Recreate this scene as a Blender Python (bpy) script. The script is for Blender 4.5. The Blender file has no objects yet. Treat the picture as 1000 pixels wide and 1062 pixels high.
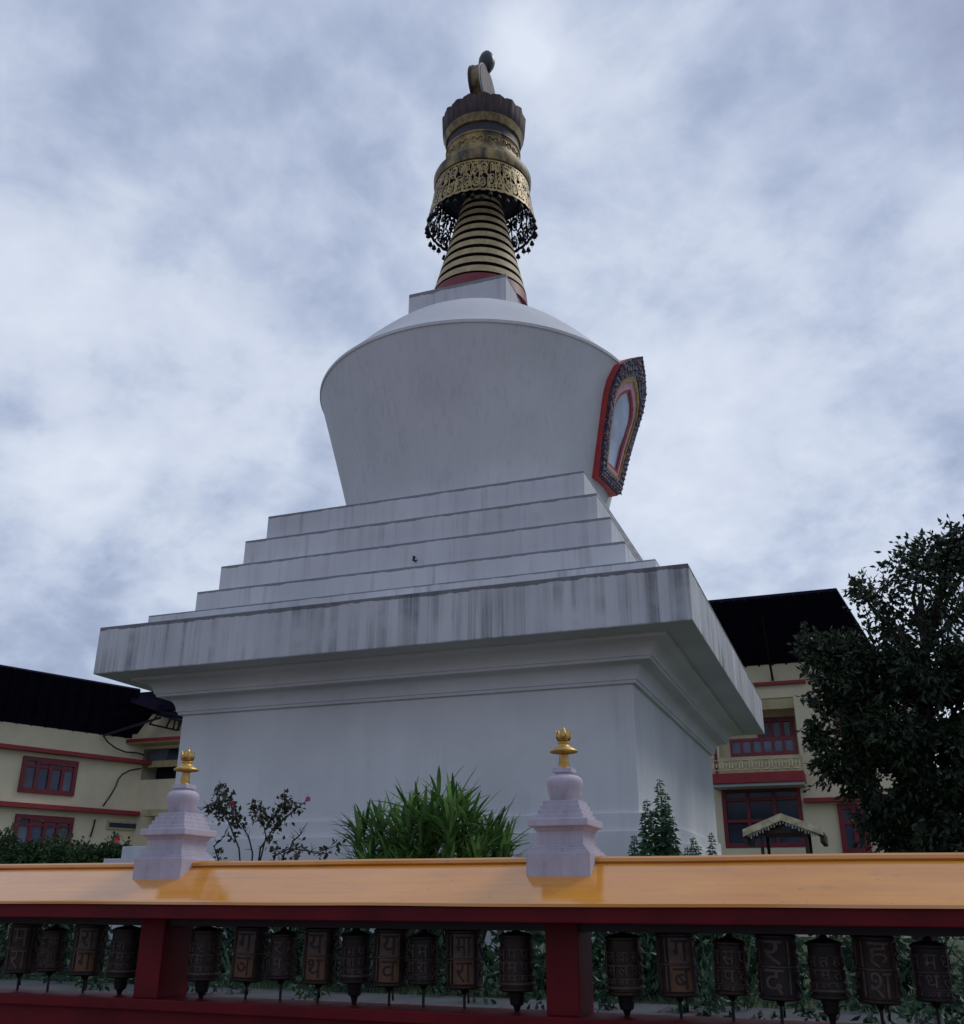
import bpy, bmesh, math, random
from mathutils import Vector, Matrix, noise as mnoise
R = math.radians
PI = math.pi
rnd = random.Random(7)
scene = bpy.context.scene
col = scene.collection

# ------------------------------------------------------------------ camera calibration
F_PX, PITCH, ROLL, YAW = 1006.07, 0.3845, 0.0047, 0.3595
EYE = Vector((0, 0, 1.6))
_cy, _sy = math.cos(YAW), math.sin(YAW)
FWD = Vector((-_sy*math.cos(PITCH), _cy*math.cos(PITCH), math.sin(PITCH)))
_r = Vector((_cy, _sy, 0)); _u = _r.cross(FWD)
RGT = _r*math.cos(ROLL) + _u*math.sin(ROLL)
UPV = -_r*math.sin(ROLL) + _u*math.cos(ROLL)
def ray(x, y): return FWD + RGT*((x-500)/F_PX) - UPV*((y-531)/F_PX)
def at(x, y, Y):
    d = ray(x, y); return EYE + d*(Y/d.y)
def hit(x, y, p, n):
    d = ray(x, y); return EYE + d*((p-EYE).dot(n)/d.dot(n))
cam = bpy.data.cameras.new('camera'); cam_o = bpy.data.objects.new('camera', cam); col.objects.link(cam_o)
cam.sensor_fit = 'HORIZONTAL'; cam.sensor_width = 36; cam.lens = F_PX/1000*36
cam.clip_start = .05; cam.clip_end = 3000
M = Matrix.Identity(4)
for i, v in enumerate((RGT, UPV, -FWD)):
    for j in range(3): M[j][i] = v[j]
M.translation = EYE
cam_o.matrix_world = M
scene.camera = cam_o

# ------------------------------------------------------------------ materials
class NT:
    def __init__(s, name):
        s.m = bpy.data.materials.new(name); s.m.use_nodes = True
        s.t = s.m.node_tree; s.b = s.t.nodes['Principled BSDF']
    def n(s, typ, **kw):
        o = s.t.nodes.new(typ)
        for k, v in kw.items():
            if k.startswith('_'): setattr(o, k[1:], v)
            else: o.inputs[k.replace('__', ' ')].default_value = v
        return o
    def l(s, a, ao, b, bi): s.t.links.new(a.outputs[ao], b.inputs[bi])
    def pos(s, sc=(1, 1, 1), src='Object'):
        c = s.n('ShaderNodeTexCoord'); m = s.n('ShaderNodeMapping'); m.inputs['Scale'].default_value = sc
        s.l(c, src, m, 'Vector'); return m
    def noise(s, sc, scale=1., detail=5., rough=.55, src='Object'):
        p = s.pos(sc, src); o = s.n('ShaderNodeTexNoise'); o.inputs['Scale'].default_value = scale
        o.inputs['Detail'].default_value = detail; o.inputs['Roughness'].default_value = rough
        s.l(p, 'Vector', o, 'Vector'); return o
    def ramp(s, src, out, stops):
        r = s.n('ShaderNodeValToRGB'); e = r.color_ramp.elements
        while len(e) < len(stops): e.new(.5)
        for q, (p, c) in zip(e, stops):
            q.position = p; q.color = (c, c, c, 1) if isinstance(c, (int, float)) else (*c, 1)
        s.l(src, out, r, 'Fac'); return r
    def mix(s, fac, a, b, mode='MIX'):
        x = s.n('ShaderNodeMix', _data_type='RGBA', _blend_type=mode)
        def put(v, sock):
            if isinstance(v, tuple) and hasattr(v[0], 'outputs'): s.t.links.new(v[0].outputs[v[1]], sock)
            elif isinstance(v, (int, float)): sock.default_value = v
            else: sock.default_value = (*v, 1)
        put(fac, x.inputs[0]); put(a, x.inputs[6]); put(b, x.inputs[7]); return (x, 2)
    def color(s, c): s.t.links.new(c[0].outputs[c[1]], s.b.inputs['Base Color'])
    def bump(s, node, out, strength=.2, dist=.01):
        b = s.n('ShaderNodeBump'); b.inputs['Strength'].default_value = strength; b.inputs['Distance'].default_value = dist
        s.l(node, out, b, 'Height'); s.l(b, 'Normal', s.b, 'Normal')

def plain(name, c, rough=.6, metal=0, var=.25, scale=6., bump=.15, spec=.5, sc=(1, 1, 1), bdist=.006):
    t = NT(name); n = t.noise(sc, scale)
    r = t.ramp(n, 'Fac', [(.3, tuple(x*(1-var) for x in c)), (.7, tuple(min(1, x*(1+var)) for x in c))])
    t.color((r, 'Color')); t.b.inputs['Roughness'].default_value = rough; t.b.inputs['Metallic'].default_value = metal
    t.b.inputs['Specular IOR Level'].default_value = spec
    if bump: t.bump(t.noise(sc, scale*4), 'Fac', bump, bdist)
    return t.m

def stucco(name, c, streak=.5, lo=.50, hi=.66, fine=3.2, patch=.10, dirt=(.085, .085, .10), edge=0., k_=1., vs=.10):
    """limewashed plaster with rain streaks and mould"""
    t = NT(name)
    big = t.noise((1, 1, 1), .55*k_, 4)
    base = t.ramp(big, 'Fac', [(.3, tuple(x*(1-patch) for x in c)), (.7, tuple(min(1, x*(1+patch)) for x in c))])
    wide = t.noise((1.1, 1.1, .10), 1.7*k_, 3, .5)
    wr = t.ramp(wide, 'Fac', [(.42, 0.), (.62, 1.)])
    st = t.noise((fine, fine, vs), 1.6*k_, 6 if vs > .05 else 3, .68 if vs > .05 else .6)
    sr = t.ramp(st, 'Fac', [(lo, 0.), (hi, 1.)])
    mask = t.noise((.8, .8, 1.1), 1.1*k_, 4)
    mr = t.ramp(mask, 'Fac', [(.36, .12), (.62, 1.)])
    k = t.n('ShaderNodeMath', _operation='MULTIPLY'); t.l(sr, 'Color', k, 0); t.l(mr, 'Color', k, 1)
    k2 = t.n('ShaderNodeMath', _operation='MULTIPLY'); t.l(k, 0, k2, 0); k2.inputs[1].default_value = streak
    kw = t.n('ShaderNodeMath', _operation='MULTIPLY'); t.l(wr, 'Color', kw, 0); kw.inputs[1].default_value = streak*.33
    a = t.mix((kw, 0), (base, 'Color'), tuple(x*.55 for x in c))
    b = t.mix((k2, 0), a, dirt)
    geo = t.n('ShaderNodeNewGeometry'); gs = t.n('ShaderNodeSeparateXYZ'); t.l(geo, 'True Normal', gs, 0)
    ab = t.n('ShaderNodeMath', _operation='ABSOLUTE'); t.l(gs, 2, ab, 0); fl = t.ramp(ab, 0, [(.5, 0.), (.8, 1.)])
    if edge:      # mildew creeping along the top arris, contact shade painted along the bottom
        tcg = t.n('ShaderNodeTexCoord'); sg = t.n('ShaderNodeSeparateXYZ'); t.l(tcg, 'Generated', sg, 0)
        en = t.noise((1.2, 1.2, 1.2), 3., 6, .7); wv = t.n('ShaderNodeMath', _operation='MULTIPLY_ADD'); t.l(en, 'Fac', wv, 0); wv.inputs[1].default_value = .16; t.l(sg, 2, wv, 2)
        er = t.ramp(wv, 0, [(.99, 0.), (1.06, edge)]); b = t.mix((er, 'Color'), b, dirt)
        er2 = t.ramp(wv, 0, [(.06, edge*.8), (.11, 0.)]); b = t.mix((er2, 'Color'), b, dirt)
    b = t.mix((fl, 'Color'), b, (base, 'Color'))
    sp = t.noise((1, 1, 1), 26*k_, 3, .7); spr = t.ramp(sp, 'Fac', [(.66, 0.), (.74, .35*streak)])
    b = t.mix((spr, 'Color'), b, dirt)
    t.color(b); t.b.inputs['Roughness'].default_value = .78; t.b.inputs['Specular IOR Level'].default_value = .3
    t.bump(t.noise((1, 1, 1), 14, 8, .65), 'Fac', .25, .012)
    return t.m

WHITE = (.53, .545, .585)
m_body = stucco('whitewash_body', (.68, .69, .70), .22, .52, .75, 1.6, .10, (.20, .20, .20))
m_dome = stucco('whitewash_dome', (.58, .595, .615), .20, .50, .74, 8., .08, (.14, .14, .15), vs=.028)
m_step = stucco('whitewash_step', (.57, .585, .605), .46, .50, .70, 3.6, .10, (.12, .12, .13), .75)
m_slab = stucco('whitewash_slab', (.56, .575, .595), .70, .44, .64, 4.2, .12, (.07, .07, .08), .75)
m_dark = plain('dark_paint_and_shade', (.012, .012, .02), .6, bump=.1)  # dark parts; also stands for shade in the loggia and under the rings
m_red = plain('deep_red_paint', (.17, .012, .018), .5, var=.3, scale=2.5)
m_redwall = plain('wheel_wall_red', (.105, .003, .007), .5, var=.3, scale=3, spec=.2)
m_redtrim = plain('trim_red', (.26, .018, .022), .55, var=.2, scale=3)
m_lav = stucco('lavender_plaster', (.47, .435, .50), .45, .50, .72, 3.0, .14, (.17, .14, .17), 0., 9.)
m_gold = plain('gilded_paint', (.50, .31, .10), .30, .9, var=.45, scale=22, bump=.7)
m_leafgold = plain('pale_gold', (.55, .36, .10), .42, .5, var=.3, scale=20)

def aged_gold(name, c, lo=.45, hi=.62, amt=.9, metal=.35, rough=.5, sc=(1, 1, .5)):
    t = NT(name); a = t.noise(sc, 2.6, 7, .65); r = t.ramp(a, 'Fac', [(lo, 0.), (hi, amt)])
    b = t.noise((1, 1, 1), 9, 4); br = t.ramp(b, 'Fac', [(.3, tuple(x*.75 for x in c)), (.7, tuple(x*1.2 for x in c))])
    t.color(t.mix((r, 'Color'), (br, 'Color'), (.018, .015, .012)))
    t.b.inputs['Roughness'].default_value = rough; t.b.inputs['Metallic'].default_value = metal
    t.bump(t.noise((1, 1, 1), 12, 6), 'Fac', .35, .02); return t.m
m_ringgold = aged_gold('ring_ochre', (.43, .34, .18), .60, .9, .4, .0, .65)
m_canopy = aged_gold('canopy_ochre', (.32, .235, .09), .42, .62, .94, .15, .55, (1, 1, .35))
m_lattice = aged_gold('lattice_gold', (.38, .275, .10), .46, .74, .8, .3, .5)
m_crown = plain('crown_brown', (.048, .034, .034), .75, var=.55, scale=3, sc=(3, 3, .5))
m_disc = plain('disc_grey', (.095, .082, .086), .7, var=.5, scale=2.5, sc=(1, 3, .6))
m_navyunder = plain('canopy_navy_shade', (.010, .010, .028), .7)  # canopy underside, and the painted shade inside the skirt
m_jewel = plain('jewel_green', (.035, .045, .045), .4, .3, var=.3)

def orange_paint():
    t = NT('orange_gloss_paint')
    a = t.noise((.8, 3, 3), 1.6, 5); r = t.ramp(a, 'Fac', [(.3, (.66, .25, .018)), (.7, (.76, .32, .03))])
    s = t.noise((1, 1, 1), 30, 3, .6); sr = t.ramp(s, 'Fac', [(.66, 0.), (.72, .5)])
    gr_ = t.noise((.6, 2.5, 1.2), 5, 7, .7); gg = t.ramp(gr_, 'Fac', [(.56, 0.), (.74, .55)])
    br = t.noise((.5, 14, 14), 2.2, 4, .6); bb = t.ramp(br, 'Fac', [(.4, 0.), (.65, .35)])
    c1 = t.mix((bb, 'Color'), (r, 'Color'), (.52, .20, .03)); c1 = t.mix((gg, 'Color'), c1, (.34, .16, .06))
    t.color(t.mix((sr, 'Color'), c1, (.26, .11, .03)))
    ro = t.noise((1.2, 4, 4), 2.2, 5); rr = t.ramp(ro, 'Fac', [(.35, .08), (.7, .24)])
    t.l(rr, 'Color', t.b, 'Roughness')
    t.b.inputs['Specular IOR Level'].default_value = .75
    t.b.inputs['Coat Weight'].default_value = 1.; t.b.inputs['Coat Roughness'].default_value = .12
    t.bump(t.noise((1, 1.6, 1.6), 3.5, 5, .5), 'Fac', .10, .008)
    return t.m
m_orange = orange_paint()
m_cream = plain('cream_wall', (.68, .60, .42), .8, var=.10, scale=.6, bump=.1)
m_creamdk = plain('darker_cream_panel', (.45, .38, .22), .8, var=.2, scale=3)  # darker cream for balcony, lintel, rail and canopies
m_roof = plain('navy_roof_sheet', (.006, .006, .018), .9, var=.3, scale=2, bump=.0, spec=.1)
m_fr = plain('window_frame_red', (.16, .010, .018), .5, var=.25, scale=3)
def glass(name, c, rough=.12):
    t = NT(name); n = t.noise((1, 1, 1), .8, 3); r = t.ramp(n, 'Fac', [(.35, tuple(x*.5 for x in c)), (.65, tuple(x*1.3 for x in c))])
    t.color((r, 'Color')); t.b.inputs['Roughness'].default_value = rough; t.b.inputs['Specular IOR Level'].default_value = .5
    return t.m
m_pane = glass('window_glass', (.030, .045, .085))
m_curtain = glass('curtained_glass', (.10, .12, .17), .3)
m_mirror = glass('niche_mirror', (.34, .41, .54), .12)
m_iron = plain('dark_iron', (.015, .014, .016), .55, .6)
m_cable = plain('cable_black', (.02, .018, .015), .6, bump=0)
m_straw = plain('weathered_straw_paint', (.50, .44, .27), .7, var=.4, scale=9)
m_fringe = plain('pale_fringe', (.36, .33, .26), .7, var=.4, scale=9)
m_wood = plain('pavilion_wood', (.035, .014, .014), .65, var=.4, scale=8)
m_copper = plain('old_copper', (.026, .017, .015), .55, .4, var=.45, scale=16, bump=.35)
m_copper2 = plain('old_copper_brown', (.026, .016, .012), .45, .5, var=.5, scale=9, bump=.4)
m_copper3 = plain('old_copper_black', (.016, .013, .014), .62, .3, var=.5, scale=12, bump=.4)
m_copperlt = plain('raised_letter_bronze', (.07, .05, .04), .5, .3, var=.45, scale=14)
m_copperor = plain('raised_letter_orange', (.10, .048, .02), .5, .3, var=.35, scale=12)
m_pave = plain('red_paving', (.17, .095, .075), .9, var=.3, scale=3)

def grass_mat():
    t = NT('lawn_ground'); n = t.noise((1, 1, 1), 1.3, 8, .7)
    r = t.ramp(n, 'Fac', [(.3, (.020, .038, .014)), (.7, (.055, .085, .026))]); t.color((r, 'Color'))
    t.b.inputs['Roughness'].default_value = .95; t.bump(t.noise((1, 1, 1), 60, 5), 'Fac', .6, .03); return t.m
m_grass = grass_mat()
def slabs():
    t = NT('paving_slabs'); p = t.pos((1, 1, 1)); b = t.n('ShaderNodeTexBrick'); t.l(p, 'Vector', b, 'Vector')
    b.offset = .5
    for k, v in {'Scale': 1., 'Mortar Size': .015, 'Brick Width': .9, 'Row Height': .6, 'Bias': 0.}.items(): b.inputs[k].default_value = v
    b.inputs['Color1'].default_value = (.050, .055, .066, 1); b.inputs['Color2'].default_value = (.070, .075, .085, 1); b.inputs['Mortar'].default_value = (.03, .035, .03, 1)
    n = t.noise((1, 1, 1), 4, 6); r = t.ramp(n, 'Fac', [(.3, .6), (.7, 1.)])
    t.color(t.mix(1., (b, 'Color'), (r, 'Color'), 'MULTIPLY')); t.b.inputs['Roughness'].default_value = .85
    t.bump(n, 'Fac', .3, .01); return t.m
m_slabs = slabs()

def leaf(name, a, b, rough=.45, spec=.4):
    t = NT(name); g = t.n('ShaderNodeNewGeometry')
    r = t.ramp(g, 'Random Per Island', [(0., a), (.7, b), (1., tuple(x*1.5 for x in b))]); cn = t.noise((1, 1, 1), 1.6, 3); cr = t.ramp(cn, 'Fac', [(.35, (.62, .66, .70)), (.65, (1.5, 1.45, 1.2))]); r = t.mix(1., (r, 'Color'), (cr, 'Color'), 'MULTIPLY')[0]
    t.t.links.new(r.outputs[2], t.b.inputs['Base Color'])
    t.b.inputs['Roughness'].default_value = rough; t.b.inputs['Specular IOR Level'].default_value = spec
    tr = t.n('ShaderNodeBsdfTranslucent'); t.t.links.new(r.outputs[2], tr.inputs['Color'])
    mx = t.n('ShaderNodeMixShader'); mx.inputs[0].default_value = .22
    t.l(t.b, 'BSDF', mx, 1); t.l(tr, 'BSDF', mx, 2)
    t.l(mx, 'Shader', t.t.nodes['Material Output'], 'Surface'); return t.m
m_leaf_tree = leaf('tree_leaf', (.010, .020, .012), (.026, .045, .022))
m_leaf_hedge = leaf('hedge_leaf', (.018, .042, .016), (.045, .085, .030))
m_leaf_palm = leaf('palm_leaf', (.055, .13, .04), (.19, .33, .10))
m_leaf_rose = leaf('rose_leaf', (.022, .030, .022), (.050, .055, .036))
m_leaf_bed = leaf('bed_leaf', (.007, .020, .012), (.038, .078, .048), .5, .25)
m_leaf_lily = leaf('stem_plant_leaf', (.020, .055, .030), (.050, .105, .055))
m_bark = plain('bark', (.040, .030, .024), .9, var=.4, scale=10, bump=.5)
m_pink = plain('pink_petal', (.50, .10, .16), .6, bump=0)
m_redfl = plain('red_petal', (.60, .07, .08), .6, bump=0)
m_block = plain('pale_concrete', (.50, .53, .56), .8, var=.1, scale=4)

# ------------------------------------------------------------------ mesh helpers
class MB:
    def __init__(s): s.v = []; s.f = []; s.mi = []; s.sm = []
    def add(s, vs, fs, mi=0, smooth=False):
        o = len(s.v); s.v += [tuple(p) for p in vs]
        for f in fs: s.f.append(tuple(i+o for i in f)); s.mi.append(mi); s.sm.append(smooth)
    def box(s, x0, x1, y0, y1, z0, z1, mi=0, M=None):
        v = [Vector(p) for p in ((x0, y0, z0), (x1, y0, z0), (x1, y1, z0), (x0, y1, z0), (x0, y0, z1), (x1, y0, z1), (x1, y1, z1), (x0, y1, z1))]
        if M is not None: v = [M @ p for p in v]
        s.add(v, [(0, 3, 2, 1), (4, 5, 6, 7), (0, 1, 5, 4), (1, 2, 6, 5), (2, 3, 7, 6), (3, 0, 4, 7)], mi)
    def bar(s, a, b, w, h=None, mi=0):
        a, b = Vector(a), Vector(b); h = h or w; d = (b-a).normalized()
        x = d.cross(Vector((0, 0, 1)))
        if x.length < 1e-3: x = Vector((1, 0, 0))
        x.normalize(); y = x.cross(d)
        q = [a+x*i*w/2+y*j*h/2 for i, j in ((-1, -1), (1, -1), (1, 1), (-1, 1))]
        q += [p+(b-a) for p in q]
        s.add(q, [(0, 1, 2, 3), (7, 6, 5, 4), (0, 4, 5, 1), (1, 5, 6, 2), (2, 6, 7, 3), (3, 7, 4, 0)], mi)
    def tube(s, pts, rad, n=6, mi=0, cap=True):
        pts = [Vector(p) for p in pts]; k = len(pts)
        rad = rad if isinstance(rad, (list, tuple)) else [rad]*k
        vs = []; up = Vector((.13, .27, .95)).normalized()
        for i, p in enumerate(pts):
            d = (pts[min(i+1, k-1)]-pts[max(i-1, 0)]).normalized()
            x = d.cross(up)
            if x.length < .05: x = d.cross(Vector((1, 0, 0)))
            x.normalize(); y = d.cross(x)
            for j in range(n):
                a = 2*PI*j/n; vs.append(p+(x*math.cos(a)+y*math.sin(a))*rad[i])
        fs = [(i*n+j, i*n+(j+1) % n, (i+1)*n+(j+1) % n, (i+1)*n+j) for i in range(k-1) for j in range(n)]
        if cap: fs += [tuple(range(n-1, -1, -1)), tuple(range((k-1)*n, k*n))]
        s.add(vs, fs, mi, True)
    def lathe(s, prof, c=(0, 0), n=64, mi=0, smooth=True, lean=None, close=True, phase=0.):
        vs = []; k = len(prof)
        for r, z in prof:
            dx = lean(z) if lean else 0
            for j in range(n):
                a = 2*PI*j/n+phase; vs.append((c[0]+dx+r*math.cos(a), c[1]+r*math.sin(a), z))
        fs = [(i*n+j, i*n+(j+1) % n, (i+1)*n+(j+1) % n, (i+1)*n+j) for i in range(k-1) for j in range(n)]
        if close: fs += [tuple(range(n-1, -1, -1)), tuple(range((k-1)*n, k*n))]
        s.add(vs, fs, mi, smooth)
    def square(s, prof, c=(0, 0), mi=0):
        """sweep a (half width, z) profile round a square"""
        vs = []
        for h, z in prof: vs += [(c[0]-h, c[1]-h, z), (c[0]+h, c[1]-h, z), (c[0]+h, c[1]+h, z), (c[0]-h, c[1]+h, z)]
        fs = [(i*4+j, i*4+(j+1) % 4, (i+1)*4+(j+1) % 4, (i+1)*4+j) for i in range(len(prof)-1) for j in range(4)]
        k = len(prof)*4; fs += [(3, 2, 1, 0), (k-4, k-3, k-2, k-1)]
        s.add(vs, fs, mi)
    def prism(s, pts, fn, d0, d1, mi=0):
        """closed outline extruded between two offsets; fn(u, v, d) -> point"""
        k = len(pts); vs = [fn(u, v, d0) for u, v in pts]+[fn(u, v, d1) for u, v in pts]
        s.add(vs, [tuple(range(k-1, -1, -1)), tuple(range(k, 2*k))]+[(i, (i+1) % k, k+(i+1) % k, k+i) for i in range(k)], mi)
    def frame(s, outer, inner, fn, d0, d1, mi=0):
        k = len(outer); a = [fn(u, v, d) for d in (d0, d1) for u, v in outer]; b = [fn(u, v, d) for d in (d0, d1) for u, v in inner]
        fs = []
        for i in range(k):
            j = (i+1) % k
            fs += [(k+i, k+j, 3*k+j, 3*k+i), (i, 2*k+i, 2*k+j, j), (i, j, k+j, k+i), (2*k+i, 3*k+i, 3*k+j, 2*k+j)]
        s.add(a+b, fs, mi)
    def leafquad(s, p, d, nrm, L, W, mi=0, fold=.25, droop=0.):
        p = Vector(p); d = d.normalized(); x = d.cross(nrm)
        if x.length < 1e-4: x = d.orthogonal()
        x.normalize(); n2 = x.cross(d)
        a = p; m = p+d*L*.45; t = p+d*L-Vector((0, 0, droop*L))
        s.add([a, m+x*W*.5+n2*fold*W, t, m-x*W*.5+n2*fold*W, m], [(0, 1, 4), (4, 1, 2), (0, 4, 3), (4, 2, 3)], mi, False)
    def build(s, name, mats, parent=None, bevel=0., seg=2, fixn=True, local=True):
        me = bpy.data.meshes.new(name)
        off = Vector((0, 0, 0)); q = parent
        while q is not None: off = off+q.location; q = q.parent
        me.from_pydata([Vector(p)-off for p in s.v], [], s.f)
        mats = mats if isinstance(mats, (list, tuple)) else [mats]
        for m in mats: me.materials.append(m)
        for p, mi, sm in zip(me.polygons, s.mi, s.sm): p.material_index = mi; p.use_smooth = sm
        if fixn or bevel:
            bm = bmesh.new(); bm.from_mesh(me)
            if fixn: bmesh.ops.recalc_face_normals(bm, faces=bm.faces)
            if bevel:
                es = [e for e in bm.edges if len(e.link_faces) == 2 and e.calc_face_angle(0) > R(35)]
                bmesh.ops.bevel(bm, geom=es, offset=bevel, segments=seg, affect='EDGES', profile=.6, clamp_overlap=True)
            bm.to_mesh(me); bm.free()
        o = bpy.data.objects.new(name, me); col.objects.link(o)
        if parent is not None: o.parent = parent
        return o
def smooth_by_angle(o, ang=40):
    me = o.data
    for p in me.polygons: p.use_smooth = True
    bm = bmesh.new(); bm.from_mesh(me)
    for e in bm.edges:
        if len(e.link_faces) == 2 and e.calc_face_angle(0) > R(ang): e.smooth = False
    bm.to_mesh(me); bm.free()
def tag(o, label=None, cat=None, group=None, kind=None):
    if label: o['label'] = label
    if cat: o['category'] = cat
    if group: o['group'] = group
    if kind: o['kind'] = kind
    return o
def empty(name, loc, label, cat, group=None):
    o = bpy.data.objects.new(name, None); col.objects.link(o); o.location = loc; o.empty_display_size = .3
    o.matrix_world = Matrix.Translation(loc)
    return tag(o, label, cat, group)

# ------------------------------------------------------------------ setting
GZ = .75
b = MB(); b.add([(-700, -700, 0), (700, -700, 0), (700, 5.7, 0), (-700, 5.7, 0)], [(0, 1, 2, 3)])
tag(b.build('pavement', m_pave), kind='structure')
b = MB(); b.add([(-900, 5.7, GZ), (900, 5.7, GZ), (900, 1500, GZ), (-900, 1500, GZ), (-900, 5.7, -.3), (900, 5.7, -.3)], [(0, 1, 2, 3), (4, 5, 1, 0)])
tag(b.build('ground', m_grass, fixn=False), kind='structure')
b = MB(); b.box(-9.6, 8, 7.6, 9.75, GZ-.1, GZ+.02)
tag(b.build('path', m_slabs), kind='structure')

# ------------------------------------------------------------------ the great stupa
SX, SY = -6.785, 17.81
C2 = (SX, SY)
lean = lambda z: max(0., (z-14.3))*.017
st = empty('stupa', (SX, SY, GZ), 'great white Buddhist stupa with stepped tiers, bell dome and gilded ringed spire', 'stupa')
b = MB(); b.square([(4.02, GZ-.1), (4.02, 2.55), (3.985, 2.562)], C2); b.build('base_moulding', m_body, st, .01)
b = MB(); b.square([(3.965, 2.56), (3.965, 2.79), (3.93, 2.80)], C2); b.build('base_moulding', m_body, st, .01)
b = MB(); b.square([(3.915, GZ), (3.915, 4.62)], C2); b.build('wall', m_body, st, .02)
def cove(h0, z0, h1, z1, n=7):      # concave quarter sweep
    return [(h1-(h1-h0)*math.cos(t*PI/2/n), z0+(z1-z0)*math.sin(t*PI/2/n)) for t in range(n+1)]
prof = [(3.90, 4.585), (3.97, 4.59), (3.98, 4.63)]+cove(4.0, 4.64, 4.185, 4.86)[0:]+[(4.25, 4.865), (4.26, 4.905)]+cove(4.28, 4.91, 4.50, 5.105)+[(4.56, 5.11), (4.57, 5.157)]
b = MB(); b.square(prof, C2); o = b.build('cornice', m_body, st); smooth_by_angle(o, 32)
b = MB(); b.square([(5.0, 5.155), (5.0, 5.966)], C2); b.build('slab', m_slab, st, .018)
zprev = 5.95
for h, z in ((4.464, 6.266), (3.919, 6.803), (3.656, 7.343), (3.380, 7.902), (3.109, 8.464)):
    b = MB(); b.square([(h, zprev), (h, z)], C2); b.build('step', m_step, st, .014); zprev = z-.012
# bell dome
pr = [(2.88, 8.45), (2.88, 8.525), (2.58, 8.55)]
for i in range(0, 13):
    t = i/12; pr.append((2.57+.885*(t**1.05), 8.56+t*(11.77-8.56)))
pr += [(3.478, 11.772), (3.482, 11.835)]
for i in range(1, 13):
    t = i/12; pr.append((3.455-2.355*t, 11.835+1.95*math.sin(t*PI/2*.92)/math.sin(PI/2*.92)*.965))
pr += [(.9, 13.75)]
b = MB(); b.lathe(pr, C2, 128); o = b.build('dome', m_dome, st); smooth_by_angle(o, 22)
b = MB(); b.square([(1.155, 13.3), (1.155, 14.34)], (SX-.11, SY+.02)); b.build('harmika', m_step, st, .012)

# spire
def mk(name, prof, mat, parent, n=72, ang=30, close=True):
    b = MB(); b.lathe(prof, C2, n, lean=lean, close=close); o = b.build(name, mat, parent); smooth_by_angle(o, ang); return o
rr = lambda z: 1.098-(z-14.643)*.236
core = mk('spire', [(1.135, 14.30), (1.10, 14.60), (1.03, 14.66), (.8, 14.68)], m_red, st)
z = 14.66
for k in range(10):
    hgt = .298-.006*k; g = .112
    r0, r1 = rr(z), rr(z+hgt-g)
    b = MB(); b.lathe([(r0, z), (r1, z+hgt-g)], C2, 72, 0, True, lean, False)
    b.lathe([(r1, z+hgt-g), (r1-.11, z+hgt-g+.01)], C2, 72, 0, True, lean, False); b.lathe([(r0-.12, z+.004), (r0, z)], C2, 72, 1, True, lean, False)  # undersides coloured near-black in place of shade in the gaps
    b.build('ring', [m_ringgold, m_dark], core, fixn=False)
    z += hgt
b = MB(); b.lathe([(rr(14.68)-.09, 14.64), (rr(17.65)-.09, 17.65)], C2, 48, lean=lean); b.build('spire_shaft', m_dark, core)
canopy = mk('canopy', [(.45, 17.70), (1.10, 17.74), (1.165, 17.76), (1.185, 17.83), (1.195, 18.00), (1.17, 18.06), (1.12, 18.08), (1.03, 18.22), (.945, 18.34), (.905, 18.42),
                       (.885, 18.62), (.905, 18.76), (.93, 18.79), (.93, 18.83), (.885, 18.84), (.885, 19.10), (.935, 19.115), (.995, 19.32), (.96, 19.335), (.5, 19.4)], m_canopy, st)
b = MB(); b.lathe([(.60, 17.60), (1.12, 17.70), (1.12, 17.745), (.4, 17.75)], C2, 64, lean=lean); b.build('canopy_underside', m_navyunder, canopy)
b = MB(); b.lathe([(.889, 18.845), (.893, 19.095)], C2, 72, lean=lean, close=False); b.build('collar_band', m_dark, canopy, fixn=False)
# raised scroll relief round the neck of the canopy
for k in range(30):
    pts = []
    for q in range(16):
        t = q/15*2.6*PI; rad = .088*(1-q/19)
        du, dv = rad*math.cos(t)*(1 if k % 2 else -1), rad*math.sin(t)
        zz = 18.57+dv*1.3; aa = 2*PI*k/30+du/.9; r_ = .892+max(0, 18.46-zz)*.5
        pts.append((SX+lean(zz)+math.cos(aa)*r_, SY+math.sin(aa)*r_, zz))
    b = MB(); b.tube(pts, [.026-.001*q for q in range(16)], 5); b.build('scroll', m_lattice, canopy)
# openwork skirt: filigree pattern cut from a flared sheet
def filigree(u, v, nu):
    """u in cells round the skirt, v 0..1 ; True where metal"""
    if v > .955 or v < .045: return True
    s = u % 1.0; s = s if int(u) % 2 == 0 else 1-s
    x, y = s-.5, (v-.5)*1.25
    m = False
    for cx_, cy_, r0, sg in ((-.22, .30, .25, 1), (.24, -.22, .29, -1), (.30, .36, .17, 1), (-.30, -.30, .20, -1)):
        dx, dy = x-cx_, y-cy_; d = math.hypot(dx, dy)
        if d < r0:
            a = math.atan2(dy, dx)*sg
            ph = (d/r0*2.1-a/(2*PI)) % 1.0
            m |= ph < .43 or d > r0-.045 or d < .045
    m |= abs(x+.14*math.sin(y*7)) < .045 or abs(abs(x)-.5) < .03
    m |= mnoise.noise(Vector((u*7.1, v*6.3, 3.1))) > .20
    return m
NU, NV, CELLS = 560, 40, 20
zt, zb_, rt, rb = 17.72, 16.72, 1.15, 1.31
def skirt(i, j, off=0.):
    a = 2*PI*i/NU; v = j/NV
    zz = zb_+(zt-zb_)*v; r_ = rb+(rt-rb)*v**.85+off
    if j == 0: zz -= .03*abs(math.sin(a*CELLS))
    return (SX+lean(zz)+r_*math.cos(a), SY+r_*math.sin(a), zz)
b = MB(); bi = MB()
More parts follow.
